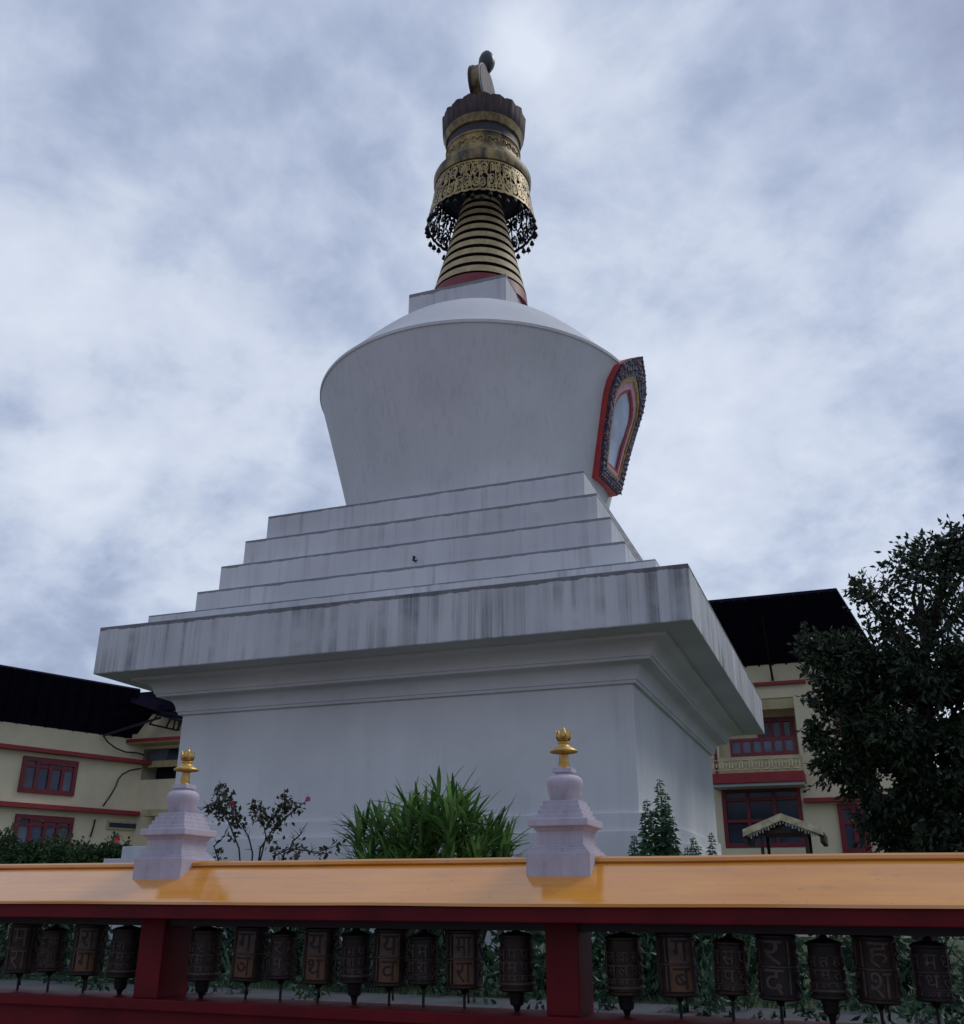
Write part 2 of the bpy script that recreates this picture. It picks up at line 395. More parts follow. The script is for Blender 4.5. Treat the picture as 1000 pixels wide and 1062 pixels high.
for i in range(NU):
    for j in range(NV):
        if filigree((i+.5)/NU*CELLS, (j+.5)/NV, NU):
            b.add([skirt(i, j), skirt(i+1, j), skirt(i+1, j+1), skirt(i, j+1)], [(0, 1, 2, 3)])
            b.add([skirt(i, j, -.02), skirt(i+1, j, -.02), skirt(i+1, j+1, -.02), skirt(i, j+1, -.02)], [(3, 2, 1, 0)], 1)  # inner face: same gilded metal, its shade painted as dark navy
b.build('lattice_skirt', [m_lattice, m_navyunder], canopy, fixn=False)
bell = None
for k in range(40):
    a = 2*PI*(k+.3)/40; zz = 16.66-.05*(k % 3); r_ = 1.30
    px, py = SX+lean(zz)+r_*math.cos(a), SY+r_*math.sin(a)
    if bell is None:
        b = MB(); b.lathe([(.006, .05), (.006, .0), (.03, -.01), (.045, -.05), (.062, -.11), (.055, -.115)], (0, 0), 8)
        b.tube([(0, 0, -.1), (0, 0, -.2)], .008, 4)
        bell = b.build('bell', m_iron, None); o = bell; bell.parent = canopy
    else:
        o = bell.copy(); col.objects.link(o); o.parent = canopy
    o.location = Vector((px, py, zz))-Vector((SX, SY, GZ))
# since the canopy is a child with baked coordinates its origin sits on the stupa origin
crown_b = MB(); n = 144; vs = []; fs = []
for ring, (r_, z0) in enumerate(((.97, 19.30), (1.0, 19.36), (1.015, 19.6), (1.03, 19.80), (.97, 19.80), (.93, 19.5), (.35, 19.7), (.2, 20.5))):
    for j in range(n):
        a = 2*PI*j/n; s = abs(math.sin(a*9)); zz = z0+(.065*s**.6+.04*mnoise.noise(Vector((math.cos(a)*4, math.sin(a)*4, 0))) if ring in (3, 4) else 0); q = r_+(.02*s if ring in (2, 3) else 0)+(.012 if j % 4 < 2 and ring in (1, 2, 3) else 0)
        vs.append((SX+lean(zz)+q*math.cos(a), SY+q*math.sin(a), zz))
for i in range(7):
    for j in range(n): fs.append((i*n+j, i*n+(j+1) % n, (i+1)*n+(j+1) % n, (i+1)*n+j))
crown_b.add(vs, fs, 0, True); o = crown_b.build('crown', m_crown, st); smooth_by_angle(o, 35)
def discpart(name, x0, x1, r0, r1, mats, parent, zc=21.02, n=56):
    """ring (or disc) of axis X"""
    b = MB(); vs = []
    for x, r_ in ((x0, r0), (x0, r1), (x1, r1), (x1, r0)):
        for j in range(n):
            a = 2*PI*j/n; vs.append((SX+lean(zc)+x, SY+r_*math.cos(a), zc+r_*math.sin(a)))
    fs = []
    for i in range(4):
        for j in range(n): fs.append((i*n+j, i*n+(j+1) % n, ((i+1) % 4)*n+(j+1) % n, ((i+1) % 4)*n+j))
    b.add(vs, fs, 0, True); o = b.build(name, mats, parent); smooth_by_angle(o, 30); return o
disc = discpart('sun_disc', -.20, .10, .01, .585, m_disc, st)
discpart('disc_band', -.165, .055, .55, .600, m_canopy, disc)
discpart('disc_edge', -.235, -.165, .50, .625, m_dark, disc)
discpart('disc_edge', .060, .082, .50, .615, m_block, disc)
b = MB(); b.lathe([(.04, 21.50), (.12, 21.62), (.19, 21.76), (.215, 21.88), (.205, 22.0), (.16, 22.13), (.09, 22.23), (.015, 22.30)], (SX+.035, SY), 32, lean=lean); b.build('jewel', m_jewel, st)

# niche on the right hand side of the dome
NPH = R(7)
nn = Vector((math.cos(NPH), -math.sin(NPH), 0)); tt = Vector((math.sin(NPH), math.cos(NPH), 0))
def nf(u, z, d):
    x = 2.68+.215*(z-8.47)+d+(max(0., z-10.7)*.15 if d > -.5 else 0.)
    p = Vector((SX, SY, 0))+nn*x+tt*u; return Vector((p.x, p.y, z))
def outline(wb, zb, ws, zs, wa, za, ztop, notch=0.):
    half = [(wb, zb), (wb+(ws-wb)*.5, zb+(zs-zb)*.5), (ws, zs), (ws*1.0, zs+(za-zs)*.45), (wa, za), (wa*.55, za+(ztop-za)*.55)]
    return [(u, z) for u, z in half]+[(0, ztop)]+[(-u, z) for u, z in reversed(half)]
def sh(pts, du): return [(u+du, z) for u, z in pts]
o1 = sh(outline(.54, 9.38, .82, 11.0, .70, 11.66, 12.16), .12)
o2 = sh(outline(.37, 9.60, .63, 10.95, .54, 11.38, 11.72), .12)
o3 = sh(outline(.33, 9.66, .57, 10.93, .48, 11.30, 11.60), .12)
o4 = sh(outline(.27, 9.74, .48, 10.90, .40, 11.18, 11.44), .12)
def niche_ornament():
    t = NT('niche_ornament'); v = t.n('ShaderNodeTexVoronoi'); p = t.pos((1, 1, 1)); t.l(p, 'Vector', v, 'Vector'); v.inputs['Scale'].default_value = 9
    r = t.ramp(v, 'Distance', [(.16, (.16, .17, .22)), (.26, (.015, .02, .07)), (.55, (.01, .012, .035)), (.7, (.10, .02, .03))]); t.color((r, 'Color'))
    t.b.inputs['Roughness'].default_value = .5; t.bump(v, 'Distance', .8, .05); return t.m
m_orn = niche_ornament()
m_pinkp = plain('niche_pink', (.55, .30, .36), .5, var=.15); m_nred = plain('niche_red', (.33, .02, .02), .5, var=.2); m_ngold = plain('niche_gold', (.36, .22, .05), .5, .3, var=.3, scale=10)
b = MB(); b.frame(o1, o2, nf, -.75, .015); niche = b.build('niche', m_nred, st)
b = MB(); b.frame([(.12+(u-.12)*.985, 9.345+(z-9.33)*.99) for u, z in o1], o2, nf, .015, .09)
# carved bosses round the frame
pts = o1+[o1[0]]; inn = o2+[o2[0]]
for i in range(len(o1)):
    a0, a1, c0, c1 = Vector(pts[i]), Vector(pts[i+1]), Vector(inn[i]), Vector(inn[i+1])
    m_ = max(2, int((a1-a0).length/.11))
    for q in range(m_):
        for w in (.08, .38, .68):
            t = (q+.5*(w == .38))/m_
            p = (a0.lerp(a1, t)).lerp(c0.lerp(c1, t), w); P = nf(p.x, p.y, .088); rr_ = .031
            b.add([P+nn*rr_*.8, P+tt*rr_, P-tt*rr_, P+Vector((0, 0, rr_)), P-Vector((0, 0, rr_))], [(0, 1, 3), (0, 3, 2), (0, 2, 4), (0, 4, 1)], 0, True)
b.build('niche_frame', m_orn, niche, fixn=False)
b = MB(); b.frame(o2, o3, nf, -.02, .075); b.build('niche_border', m_ngold, niche)
b = MB(); b.frame([(.12+(u-.12)*.98, z+.01) for u, z in o3], o4, nf, -.02, .05); b.build('niche_border', m_pinkp, niche)
b = MB(); b.frame([(.12+(u-.12)*.97, z+.004) for u, z in o4], [(.12+(u-.12)*.85, 9.82+(z-9.76)*.93) for u, z in o4], nf, -.02, .03); b.build('niche_border', m_nred, niche)
b = MB(); b.prism(o4, nf, -.15, -.005); b.build('niche_mirror', m_mirror, niche)
# little hook on a tier
p = at(430, 581, SY-3.66)
b = MB(); b.tube([p+Vector((0, .05, .05)), p+Vector((0, -.04, .05)), p+Vector((0, -.05, -.01)), p+Vector((.04, -.05, -.04)), p+Vector((.075, -.05, -.02))], [.015, .02, .022, .018, .01], 6)
b.build('hook', m_iron, st)

# ------------------------------------------------------------------ prayer wheel wall
WY = 5.60
X0, X1 = -7.2, 3.4
PX = (-6.88, -4.23, -1.585, 1.065)
ww = empty('prayer_wheel_wall', (-1.9, WY, 0), 'long prayer wheel wall with glossy orange coping above red beam and posts', 'wall')
pf = [(-.40, 1.59), (-.40, 1.605), (-.385, 1.615), (-.075, 1.808), (-.07, 1.81), (.07, 1.81), (.075, 1.808), (.385, 1.615), (.40, 1.605), (.40, 1.59)]
def run(b, pf, x0, x1, seg=60, mi=0, smooth=False):
    k = len(pf); vs = []
    for i in range(seg+1):
        x = x0+(x1-x0)*i/seg
        for y, z in pf: vs.append((x, WY+y+.004*mnoise.noise(Vector((x*1.5, y*3, z*5))), z+.0045*mnoise.noise(Vector((x*1.1, y*4+7, z*3)))))
    fs = [(i*k+j, i*k+(j+1) % k, (i+1)*k+(j+1) % k, (i+1)*k+j) for i in range(seg) for j in range(k)]
    fs += [tuple(range(k)), tuple(range(seg*k+k-1, seg*k-1, -1))]
    b.add(vs, fs, mi, smooth)
b = MB(); run(b, pf, X0, X1, 140); b.build('coping', m_orange, ww)
b = MB(); run(b, [(-.055, 1.808), (-.072, 1.822), (-.072, 1.838), (-.06, 1.848), (.06, 1.848), (.072, 1.838), (.072, 1.822), (.055, 1.808)], X0, X1, 140); b.build('ridge_cap', m_orange, ww)
b = MB(); b.box(X0, X1, WY-.375, WY+.375, 1.512, 1.592); b.build('beam', m_redwall, ww, .006)
b = MB(); b.box(X0, X1, WY-.12, WY+.12, 1.468, 1.514); b.build('lintel', m_dark, ww, .004)
b = MB(); b.box(X0, X1, WY-.20, WY+.14, 1.00, 1.062); b.build('sill', m_redwall, ww, .006)
b = MB(); b.box(X0, X1, WY-.16, WY+.12, 0., 1.002); b.build('lower_wall', m_redwall, ww)
for x in PX:
    b = MB(); b.box(x-.09, x+.09, WY-.15, WY+.15, 1.06, 1.515); b.build('post', m_redwall, ww, .008)

# prayer wheels
def text_mesh(s, size):
    cu = bpy.data.curves.new('t', 'FONT'); cu.body = s; cu.size = size; cu.align_x = 'CENTER'; cu.resolution_u = 3
    ob = bpy.data.objects.new('t', cu); col.objects.link(ob)
    bpy.context.view_layer.update()
    me = bpy.data.meshes.new_from_object(ob.evaluated_get(bpy.context.evaluated_depsgraph_get()))
    bpy.data.objects.remove(ob); bpy.data.curves.remove(cu)
    bm = bmesh.new(); bm.from_mesh(me); bpy.data.meshes.remove(me)
    if not bm.verts: bm.free(); return [], []
    xs = [v.co.x for v in bm.verts]; lo, hi = min(xs), max(xs)
    k = 1
    x = lo+.008
    while x < hi:
        bmesh.ops.bisect_plane(bm, geom=bm.verts[:]+bm.edges[:]+bm.faces[:], plane_co=(x, 0, 0), plane_no=(1, 0, 0)); x += .008
    bm.verts.ensure_lookup_table(); bm.verts.index_update()
    vs = [v.co.copy() for v in bm.verts]; fs = [[v.index for v in f.verts] for f in bm.faces]; bm.free()
    return vs, fs
_tc = {}
def letter(b, s, r, ang, z0, height, width, mi):
    if s not in _tc: _tc[s] = text_mesh(s, .1)
    vs, fs = _tc[s]
    if not vs: return
    xs = [v.x for v in vs]; ys = [v.y for v in vs]
    sx = width/max(1e-4, max(xs)-min(xs)); sy = height/max(1e-4, max(ys)-min(ys)); cx_ = (max(xs)+min(xs))/2; y0 = min(ys)
    q = []
    for layer in (r+.007, r-.002):
        for v in vs:
            a = ang+(v.x-cx_)*sx/r
            q.append((layer*math.sin(a), -layer*math.cos(a), z0+(v.y-y0)*sy))
    n_ = len(vs); from collections import Counter
    cnt = Counter()
    for f in fs:
        for i in range(len(f)): cnt[tuple(sorted((f[i], f[(i+1) % len(f)])))] += 1
    F = [tuple(f) for f in fs]
    for f in fs:
        for i in range(len(f)):
            a_, c_ = f[i], f[(i+1) % len(f)]
            if cnt[tuple(sorted((a_, c_)))] == 1: F.append((a_, a_+n_, c_+n_, c_))
    b.add(q, F, mi, False)
def ringp(b, r, z, h=.012, o=.007, mi=0, n=32):
    b.lathe([(r-.004, z), (r+o, z+.002), (r+o, z+h-.002), (r-.004, z+h)], (0, 0), n, mi, close=False)
def wheel(kind, loc, texts, rot, label, sz=1., bright=0):
    wh = empty('prayer_wheel', loc, label, 'prayer wheel', 'prayer wheels hung in the bays of the wall')
    off = Vector(loc)
    def bl(b, name, mats, **k):
        b.v = [Vector(p)+off for p in b.v]; return b.build(name, mats, wh, **k)
    if kind == 'A': r, zb, zt = .100, .0, .285
    elif kind == 'B': r, zb, zt = .095*sz, .0, .27*sz
    else: r, zb, zt = .084, .0, .235
    b = MB(); b.lathe([(.02, zb-.012), (r-.01, zb-.012), (r+.004, zb-.004), (r+.004, zb+.008), (r-.003, zb+.012), (r-.003, zt-.014), (r+.004, zt-.010), (r+.004, zt), (r-.02, zt+.012), (.03, zt+.022)], (0, 0), 40)
    o = bl(b, 'drum', rnd.choice((m_copper, m_copper2, m_copper3))); smooth_by_angle(o, 35)
    b = MB()
    if kind == 'A':
        rows = ((.152, .112), (.020, .112))
        ringp(b, r-.003, .136, .012, .006)
        for ri, (z0, h) in enumerate(rows):
            for k in range(4):
                a = rot+k*PI/2
                if bright and k == 0:      # letter cut dark into a bright plate
                    vs_ = []; n_ = 8
                    for rr0 in (r-.006, r+.0035):
                        for q_ in range(n_+1):
                            aa = a+(-.5+q_/n_)*.116/r
                            for zq in (z0-.004, z0+h+.004): vs_.append((rr0*math.sin(aa), -rr0*math.cos(aa), zq))
                    m2 = 2*(n_+1); fs_ = []
                    for q_ in range(n_): fs_ += [(m2+2*q_, m2+2*q_+2, m2+2*q_+3, m2+2*q_+1), (2*q_+1, m2+2*q_+1, m2+2*q_+3, 2*q_+3), (2*q_, 2*q_+2, m2+2*q_+2, m2+2*q_)]
                    fs_ += [(0, m2, m2+1, 1), (m2-2, m2-1, 2*m2-1, 2*m2-2)]
                    b.add(vs_, fs_, 1 if ri == 1 else 0)
                    letter(b, texts[(ri+k) % len(texts)], r+.0005, a, z0+.006, h-.012, .085, 2); continue
                letter(b, texts[(ri+k) % len(texts)], r-.003, a, z0, h, .098, 0)
                # flanking bars between the letters
                letter(b, 'I', r-.003, a+PI/4, z0, h, .009, 0)
    elif kind == 'B':
        for z0 in (.078*sz+.002, .146*sz, .214*sz):
            ringp(b, r-.003, z0-.012*sz, .007, .005)
        ringp(b, r-.003, .02, .018, .012)
        for i, z0 in enumerate((.044*sz, .084*sz+.004, .152*sz)):
            for k in range(9):
                letter(b, texts[(k+i) % len(texts)], r-.003, rot+k*2*PI/9, z0, (.026 if i == 0 else .048)*sz, .05*sz, 0)
    else:
        ringp(b, r-.003, .112, .010, .006); ringp(b, r-.003, .038, .007, .005)
        for i, (z0, h) in enumerate(((.13, .066), (.052, .055), (.012, .022))):
            for k in range(7):
                letter(b, texts[(k+i) % len(texts)], r-.003, rot+k*2*PI/7, z0, h, .056, 0)
    bl(b, 'lettering', [m_copperlt, m_copperor, m_copper3], fixn=False)
    b = MB(); b.lathe([(.012, zt+.01), (.032, zt+.012), (.020, zt+.03), (.012, zt+.04), (.010, 1.478-loc[2])], (0, 0), 12); o = bl(b, 'axle', m_iron)
    b = MB()
    if kind == 'B': b.lathe([(.045, -.01), (.040, -.035), (.044, -.04), (.036, -.075), (.022, -.082), (.010, 1.055-loc[2])], (0, 0), 14)
    else:
        b.lathe([(.030, -.01), (.018, -.03), (.008, -.04), (.008, 1.055-loc[2])], (0, 0), 10)
    o = bl(b, 'spindle', m_iron); smooth_by_angle(o, 35)
    if kind == 'A':
        b = MB(); a = rot+.5
        b.tube([(.05*math.sin(a), -.05*math.cos(a), -.008), (.05*math.sin(a), -.05*math.cos(a), -.03), (.06*math.sin(a), -.06*math.cos(a)-.01, -.05), (.052*math.sin(a), -.05*math.cos(a), -.08)], .006, 5); bl(b, 'handle', m_iron)
    wh.rotation_euler = (R(rnd.uniform(-1.2, 1.2)), R(rnd.uniform(-1.6, 1.6)), 0)
    return wh
ORD = ['first', 'second', 'third', 'fourth', 'fifth', 'sixth', 'seventh', 'eighth', 'ninth']
bays = [('left bay', [(22, 'A', ('म', 'रा')), (53, 'C', ('लम', 'त्र')), (90, 'A', ('रा', 'ग')), (128, 'B', ('प्र', 'म', 'स'))]),
        ('middle bay', [(212, 'B', ('प', 'स', 'र')), (258, 'A', ('ग', 'ञ')), (293, 'C', ('र', 'म')), (332, 'A', ('य', 'थ')), (369, 'b', ('ष', 'श', 'म')), (405, 'A', ('य', 'व')), (440, 'C', ('म', 'रा', 'ह')), (482, 'A', ('मा', 'रा')), (536, 'B', ('प', 'म', 'प'))]),
        ('right bay', [(648, 'B', ('स', 'ल', 'क')), (703, 'A', ('ग', 'ब')), (757, 'C', ('स', 'प', 'थ')), (806, 'A', ('र', 'द')), (857, 'b', ('ह', 'स', 'त')), (908, 'A', ('ह', 'श')), (965, 'C', ('म', 'ध', 'ल'))])]
KD = {'A': 'large prayer wheel with big letters', 'B': 'prayer wheel with three letter bands', 'b': 'shorter prayer wheel with three bands', 'C': 'small prayer wheel with small letters'}
for bay, lst in bays:
    for i, (px, kd, tx) in enumerate(lst):
        d = ray(px, 1000); X = (d.x/d.y)*WY
        zb = {'A': 1.175, 'B': 1.170, 'b': 1.185, 'C': 1.190}[kd]
        face = math.atan2(X, WY)      # letters turn roughly to the walkway
        wheel(kd.upper(), (X, WY+.0, zb), tx, -face*.75+rnd.uniform(-.25, .25), KD[kd]+', '+ORD[i]+' from left in the '+bay, sz=.9 if kd == 'b' else 1., bright=px in (90, 332, 405, 482, 703, 258))

# miniature stupas on the coping
def mini(x, label):
    r = empty('mini_stupa', (x, WY, 1.6), label, 'small stupa', 'miniature stupas on the orange coping')
    c = (x, WY)
    b = MB(); b.square([(.182, 1.66), (.182, 1.868)], c); b.build('plinth', m_lav, r, .006)
    b = MB()
    for h, z0, z1 in ((.172, 1.862, 1.880), (.158, 1.878, 1.895), (.146, 1.893, 1.908)): b.square([(h, z0), (h, z1)], c)
    b.build('lower_step', m_lav, r, .004)
    b = MB(); b.square([(.134, 1.90), (.134, 1.982), (.140, 1.984), (.148, 1.998), (.160, 2.008)], c); b.build('body', m_lav, r, .003)
    b = MB(); b.square([(.174, 2.006), (.174, 2.048)], c); b.build('slab', m_lav, r, .006)
    b = MB()
    for k, (h, z0, z1) in enumerate(((.140, 2.046, 2.074), (.128, 2.072, 2.100), (.116, 2.098, 2.126), (.104, 2.124, 2.150))): b.square([(h, z0), (h, z1)], c)
    b.build('step', m_lav, r, .004)
    b = MB(); b.lathe([(.078, 2.145), (.083, 2.150), (.093, 2.19), (.102, 2.228), (.106, 2.250), (.104, 2.268), (.095, 2.282), (.080, 2.291), (.060, 2.297), (.05, 2.30)], c, 40); b.build('dome', m_lav, r)
    b = MB(); b.square([(.044, 2.295), (.044, 2.306), (.056, 2.31), (.056, 2.336)], c); b.build('harmika', m_lav, r, .003)
    b = MB(); pr = [(.038, 2.334)]
    for k in range(7): pr += [(.036-k*.0012, 2.34+k*.0115), (.030-k*.001, 2.346+k*.0115)]
    pr += [(.026, 2.424)]
    b.lathe(pr, c, 20); b.build('spire', m_gold, r)
    b = MB(); b.lathe([(.024, 2.420), (.074, 2.426), (.083, 2.430), (.083, 2.436), (.062, 2.450), (.038, 2.462), (.030, 2.475), (.036, 2.480), (.036, 2.486), (.02, 2.49)], c, 28); b.build('parasol', m_leafgold, r)
    b = MB()
    for k in range(8):
        a = 2*PI*k/8+.2; ca, sa = math.cos(a), math.sin(a)
        def P(rad, z, w): return [(c[0]+rad*ca-w*sa, c[1]+rad*sa+w*ca, z), (c[0]+rad*ca+w*sa, c[1]+rad*sa-w*ca, z)]
        seq = [(.016, 2.486, .010), (.036, 2.496, .015), (.044, 2.515, .016), (.042, 2.535, .011), (.047, 2.553, .002)]
        vs = []
        for s_ in seq: vs += P(*s_)
        for s_ in seq: vs += P(s_[0]-.006, s_[1]+.002, s_[2])
        n_ = len(seq)*2
        fs = [(2*i, 2*i+1, 2*i+3, 2*i+2) for i in range(4)]+[(n_+2*i+2, n_+2*i+3, n_+2*i+1, n_+2*i) for i in range(4)]
        fs += [(2*i, 2*i+2, n_+2*i+2, n_+2*i) for i in range(4)]+[(2*i+3, 2*i+1, n_+2*i+1, n_+2*i+3) for i in range(4)]
        b.add(vs, fs, 0, True)
    b.build('lotus', m_gold, r)
    b = MB(); b.lathe([(.018, 2.485), (.026, 2.51), (.024, 2.54), (.010, 2.566), (.003, 2.578)], c, 14); b.build('bud', m_gold, r)
mini(-4.23, 'lavender miniature stupa with gold finial, left one near the hedge')
mini(-1.585, 'lavender miniature stupa with gold finial, right one between palm and leafy stems')

# ------------------------------------------------------------------ vegetation
def rv(s=1.): return Vector((rnd.gauss(0, s), rnd.gauss(0, s), rnd.gauss(0, s)))
def clump_leaves(b, c, rad, n, L, W, hang=.2, shell=.55, noisy=.5):
    c = Vector(c)
    k = 0; tries = 0
    while k < n and tries < n*6:
        tries += 1
        d = rv().normalized(); q = shell+(1-shell)*rnd.random()
        f = 1+noisy*mnoise.noise(d*1.9+c)
        p = c+Vector((d.x*rad[0], d.y*rad[1], d.z*rad[2]))*q*f
        if mnoise.noise(p*1.7) < -.16: continue
        dd = (d*.7+rv(.6)+Vector((0, 0, -hang))).normalized()
        b.leafquad(p, dd, rv().normalized(), L*rnd.uniform(.7, 1.25), W*rnd.uniform(.75, 1.2)); k += 1
def twig_leaves(b, tb, p0, d, length, n, L, W, r=.01, hang=.25, curl=.3):
    """a curved twig with leaves along it"""
    pts = [Vector(p0)]; d = d.normalized()
    for i in range(6):
        d = (d+rv(curl*.3)+Vector((0, 0, -hang*.05))).normalized(); pts.append(pts[-1]+d*length/6)
    tb.tube(pts, [r*(1-.13*i) for i in range(7)], 4)
    for k in range(n):
        t = (.25+.75*rnd.random())*5.99; i = int(t); p = pts[i].lerp(pts[i+1], t-i)
        dd = ((pts[i+1]-pts[i]).normalized()*.5+rv(.6)+Vector((0, 0, -hang))).normalized()
        b.leafquad(p, dd, rv().normalized(), L*rnd.uniform(.7, 1.2), W*rnd.uniform(.8, 1.2))
    return pts

# tree on the right
def big_tree():
    TY = 20.
    base = at(948, 940, TY); base.z = GZ
    root = empty('broadleaf_tree', base, 'dark broadleaf tree overlapping the cream building at right edge', 'tree')
    tb = MB(); lb = MB()
    top = at(955, 620, TY)
    tp = [base-Vector((0, 0, .2)), base.lerp(top, .25)+Vector((.1, 0, 0)), base.lerp(top, .5)+Vector((-.1, .1, 0)), base.lerp(top, .75)+Vector((.12, 0, 0)), top]
    tb.tube(tp, [.24, .19, .15, .10, .05], 10)
    cl = []
    # (pixel x, pixel y, radius px, depth offset, leaves)
    for px, py, rp, dy, n in ((1008, 572, 36, 0, 420), (985, 566, 24, .1, 160), (1030, 575, 40, .2, 300), (955, 600, 42, 0, 420), (915, 625, 34, -.3, 260), (990, 590, 40, .3, 380), (960, 575, 26, .1, 170), (935, 650, 38, .4, 300), (985, 640, 46, -.2, 460),
                              (1035, 620, 50, 0, 380), (870, 690, 36, -.4, 700), (915, 700, 44, 0, 1000), (965, 705, 50, -.3, 1200), (1010, 710, 52, .1, 1000), (862, 735, 28, -.2, 300),
                              (890, 760, 44, .1, 750), (940, 765, 52, -.2, 1250), (995, 770, 56, 0, 1250), (870, 795, 26, -.3, 230), (905, 815, 36, -.1, 420), (955, 820, 46, .2, 1000), (1000, 835, 50, -.2, 1100),
                              (930, 860, 40, .3, 800), (980, 875, 44, 0, 900), (1045, 800, 60, 0, 700), (1050, 700, 60, .2, 700), (845, 668, 20, -.3, 130), (893, 608, 16, -.2, 70), (848, 765, 16, -.3, 80)):
        c = at(px, py, TY+dy); s = rp/(F_PX*1.07)*(c-EYE).length*.98
        cl.append((c, s))
        j = min(3.6, max(.8, (c.z-base.z)/(top.z-base.z)*4*.75)); i = int(j); st0 = tp[i].lerp(tp[i+1], j-i)
        mid = st0.lerp(c, .55)+rv(.12)
        tb.tube([st0, mid, c+rv(.1)], [.065, .04, .018], 6)
        for k in range(7):
            d = (rv().normalized()+Vector((0, 0, .2))).normalized()
            twig_leaves(lb, tb, c, d, s*rnd.uniform(.9, 1.35), 14, .13, .06, .012)
        clump_leaves(lb, c, (s, s*1.1, s), int(n*(1.15 if py < 655 else 2.1)), .155, .075, .3, .25, .6)
    for px, py, qx, qy in ((990, 585, 962, 552), (960, 590, 985, 548), (995, 600, 1000, 545), (900, 640, 888, 610), (880, 700, 833, 665), (870, 760, 838, 730), (880, 780, 832, 790), (860, 800, 838, 820)):
        a, c = at(px, py, TY), at(qx, qy, TY-.2)
        twig_leaves(lb, tb, a, c-a, (c-a).length, 16, .12, .05, .012)
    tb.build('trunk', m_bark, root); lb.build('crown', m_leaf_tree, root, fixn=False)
big_tree()

def bush(name, label, cat, specs, Y, mat, L, W, flower=None, group=None, ground=GZ):
    p0 = at(*specs[0][:2], Y); base = Vector((p0.x, p0.y, ground))
    root = empty(name, base, label, cat, group); lb = MB(); tb = MB()
    for px, py, rx, ry, n in specs:
        c = at(px, py, Y+rnd.uniform(-.15, .15)); k = (c-EYE).length/(F_PX*1.05)
        tb.tube([Vector((c.x*.5+base.x*.5, base.y, ground-.05)), base.lerp(c, .6)+rv(.05), c], [.03, .02, .01], 5)
        clump_leaves(lb, c, (rx*k, rx*k*.9, ry*k), n, L, W, .1, .35, .5)
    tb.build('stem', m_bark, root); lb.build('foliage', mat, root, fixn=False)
    if flower:
        fb = MB()
        for px, py in flower:
            c = at(px, py, Y-.35)
            for k in range(7):
                a = 2*PI*k/7; d = Vector((math.cos(a), -.5, math.sin(a)))
                fb.leafquad(c, d, Vector((0, -1, 0)), .07, .055)
        fb.build('flower', m_redfl, root, fixn=False)
    return root
HY = 12.5
bush('hedge_shrub', 'clipped green shrub below the red windows of the left building', 'shrub',
     ((32, 892, 42, 27, 4200), (5, 897, 30, 34, 2200), (62, 902, 26, 28, 1800), (40, 920, 50, 30, 700)), HY, m_leaf_hedge, .075, .038)
bush('hedge_shrub', 'lower green shrub with a red flower, beside the pale concrete block', 'shrub',
     ((105, 897, 26, 25, 2400), (122, 903, 20, 26, 1200), (85, 900, 20, 24, 1200), (108, 925, 36, 24, 600)), HY-.6, m_leaf_hedge, .075, .038, flower=((123, 871),))
# pale block beside the shrub
p = at(127, 878, 10.4); q = at(152, 878, 10.4)
b = MB(); b.box(p.x, q.x+.1, 10.4, 10.75, GZ, p.z); b.box(p.x-.28, p.x, 10.42, 10.72, GZ, p.z-.14)
tag(b.build('concrete_block', m_block, None, .008), 'pale concrete block behind the coping beside left miniature stupa', 'block')

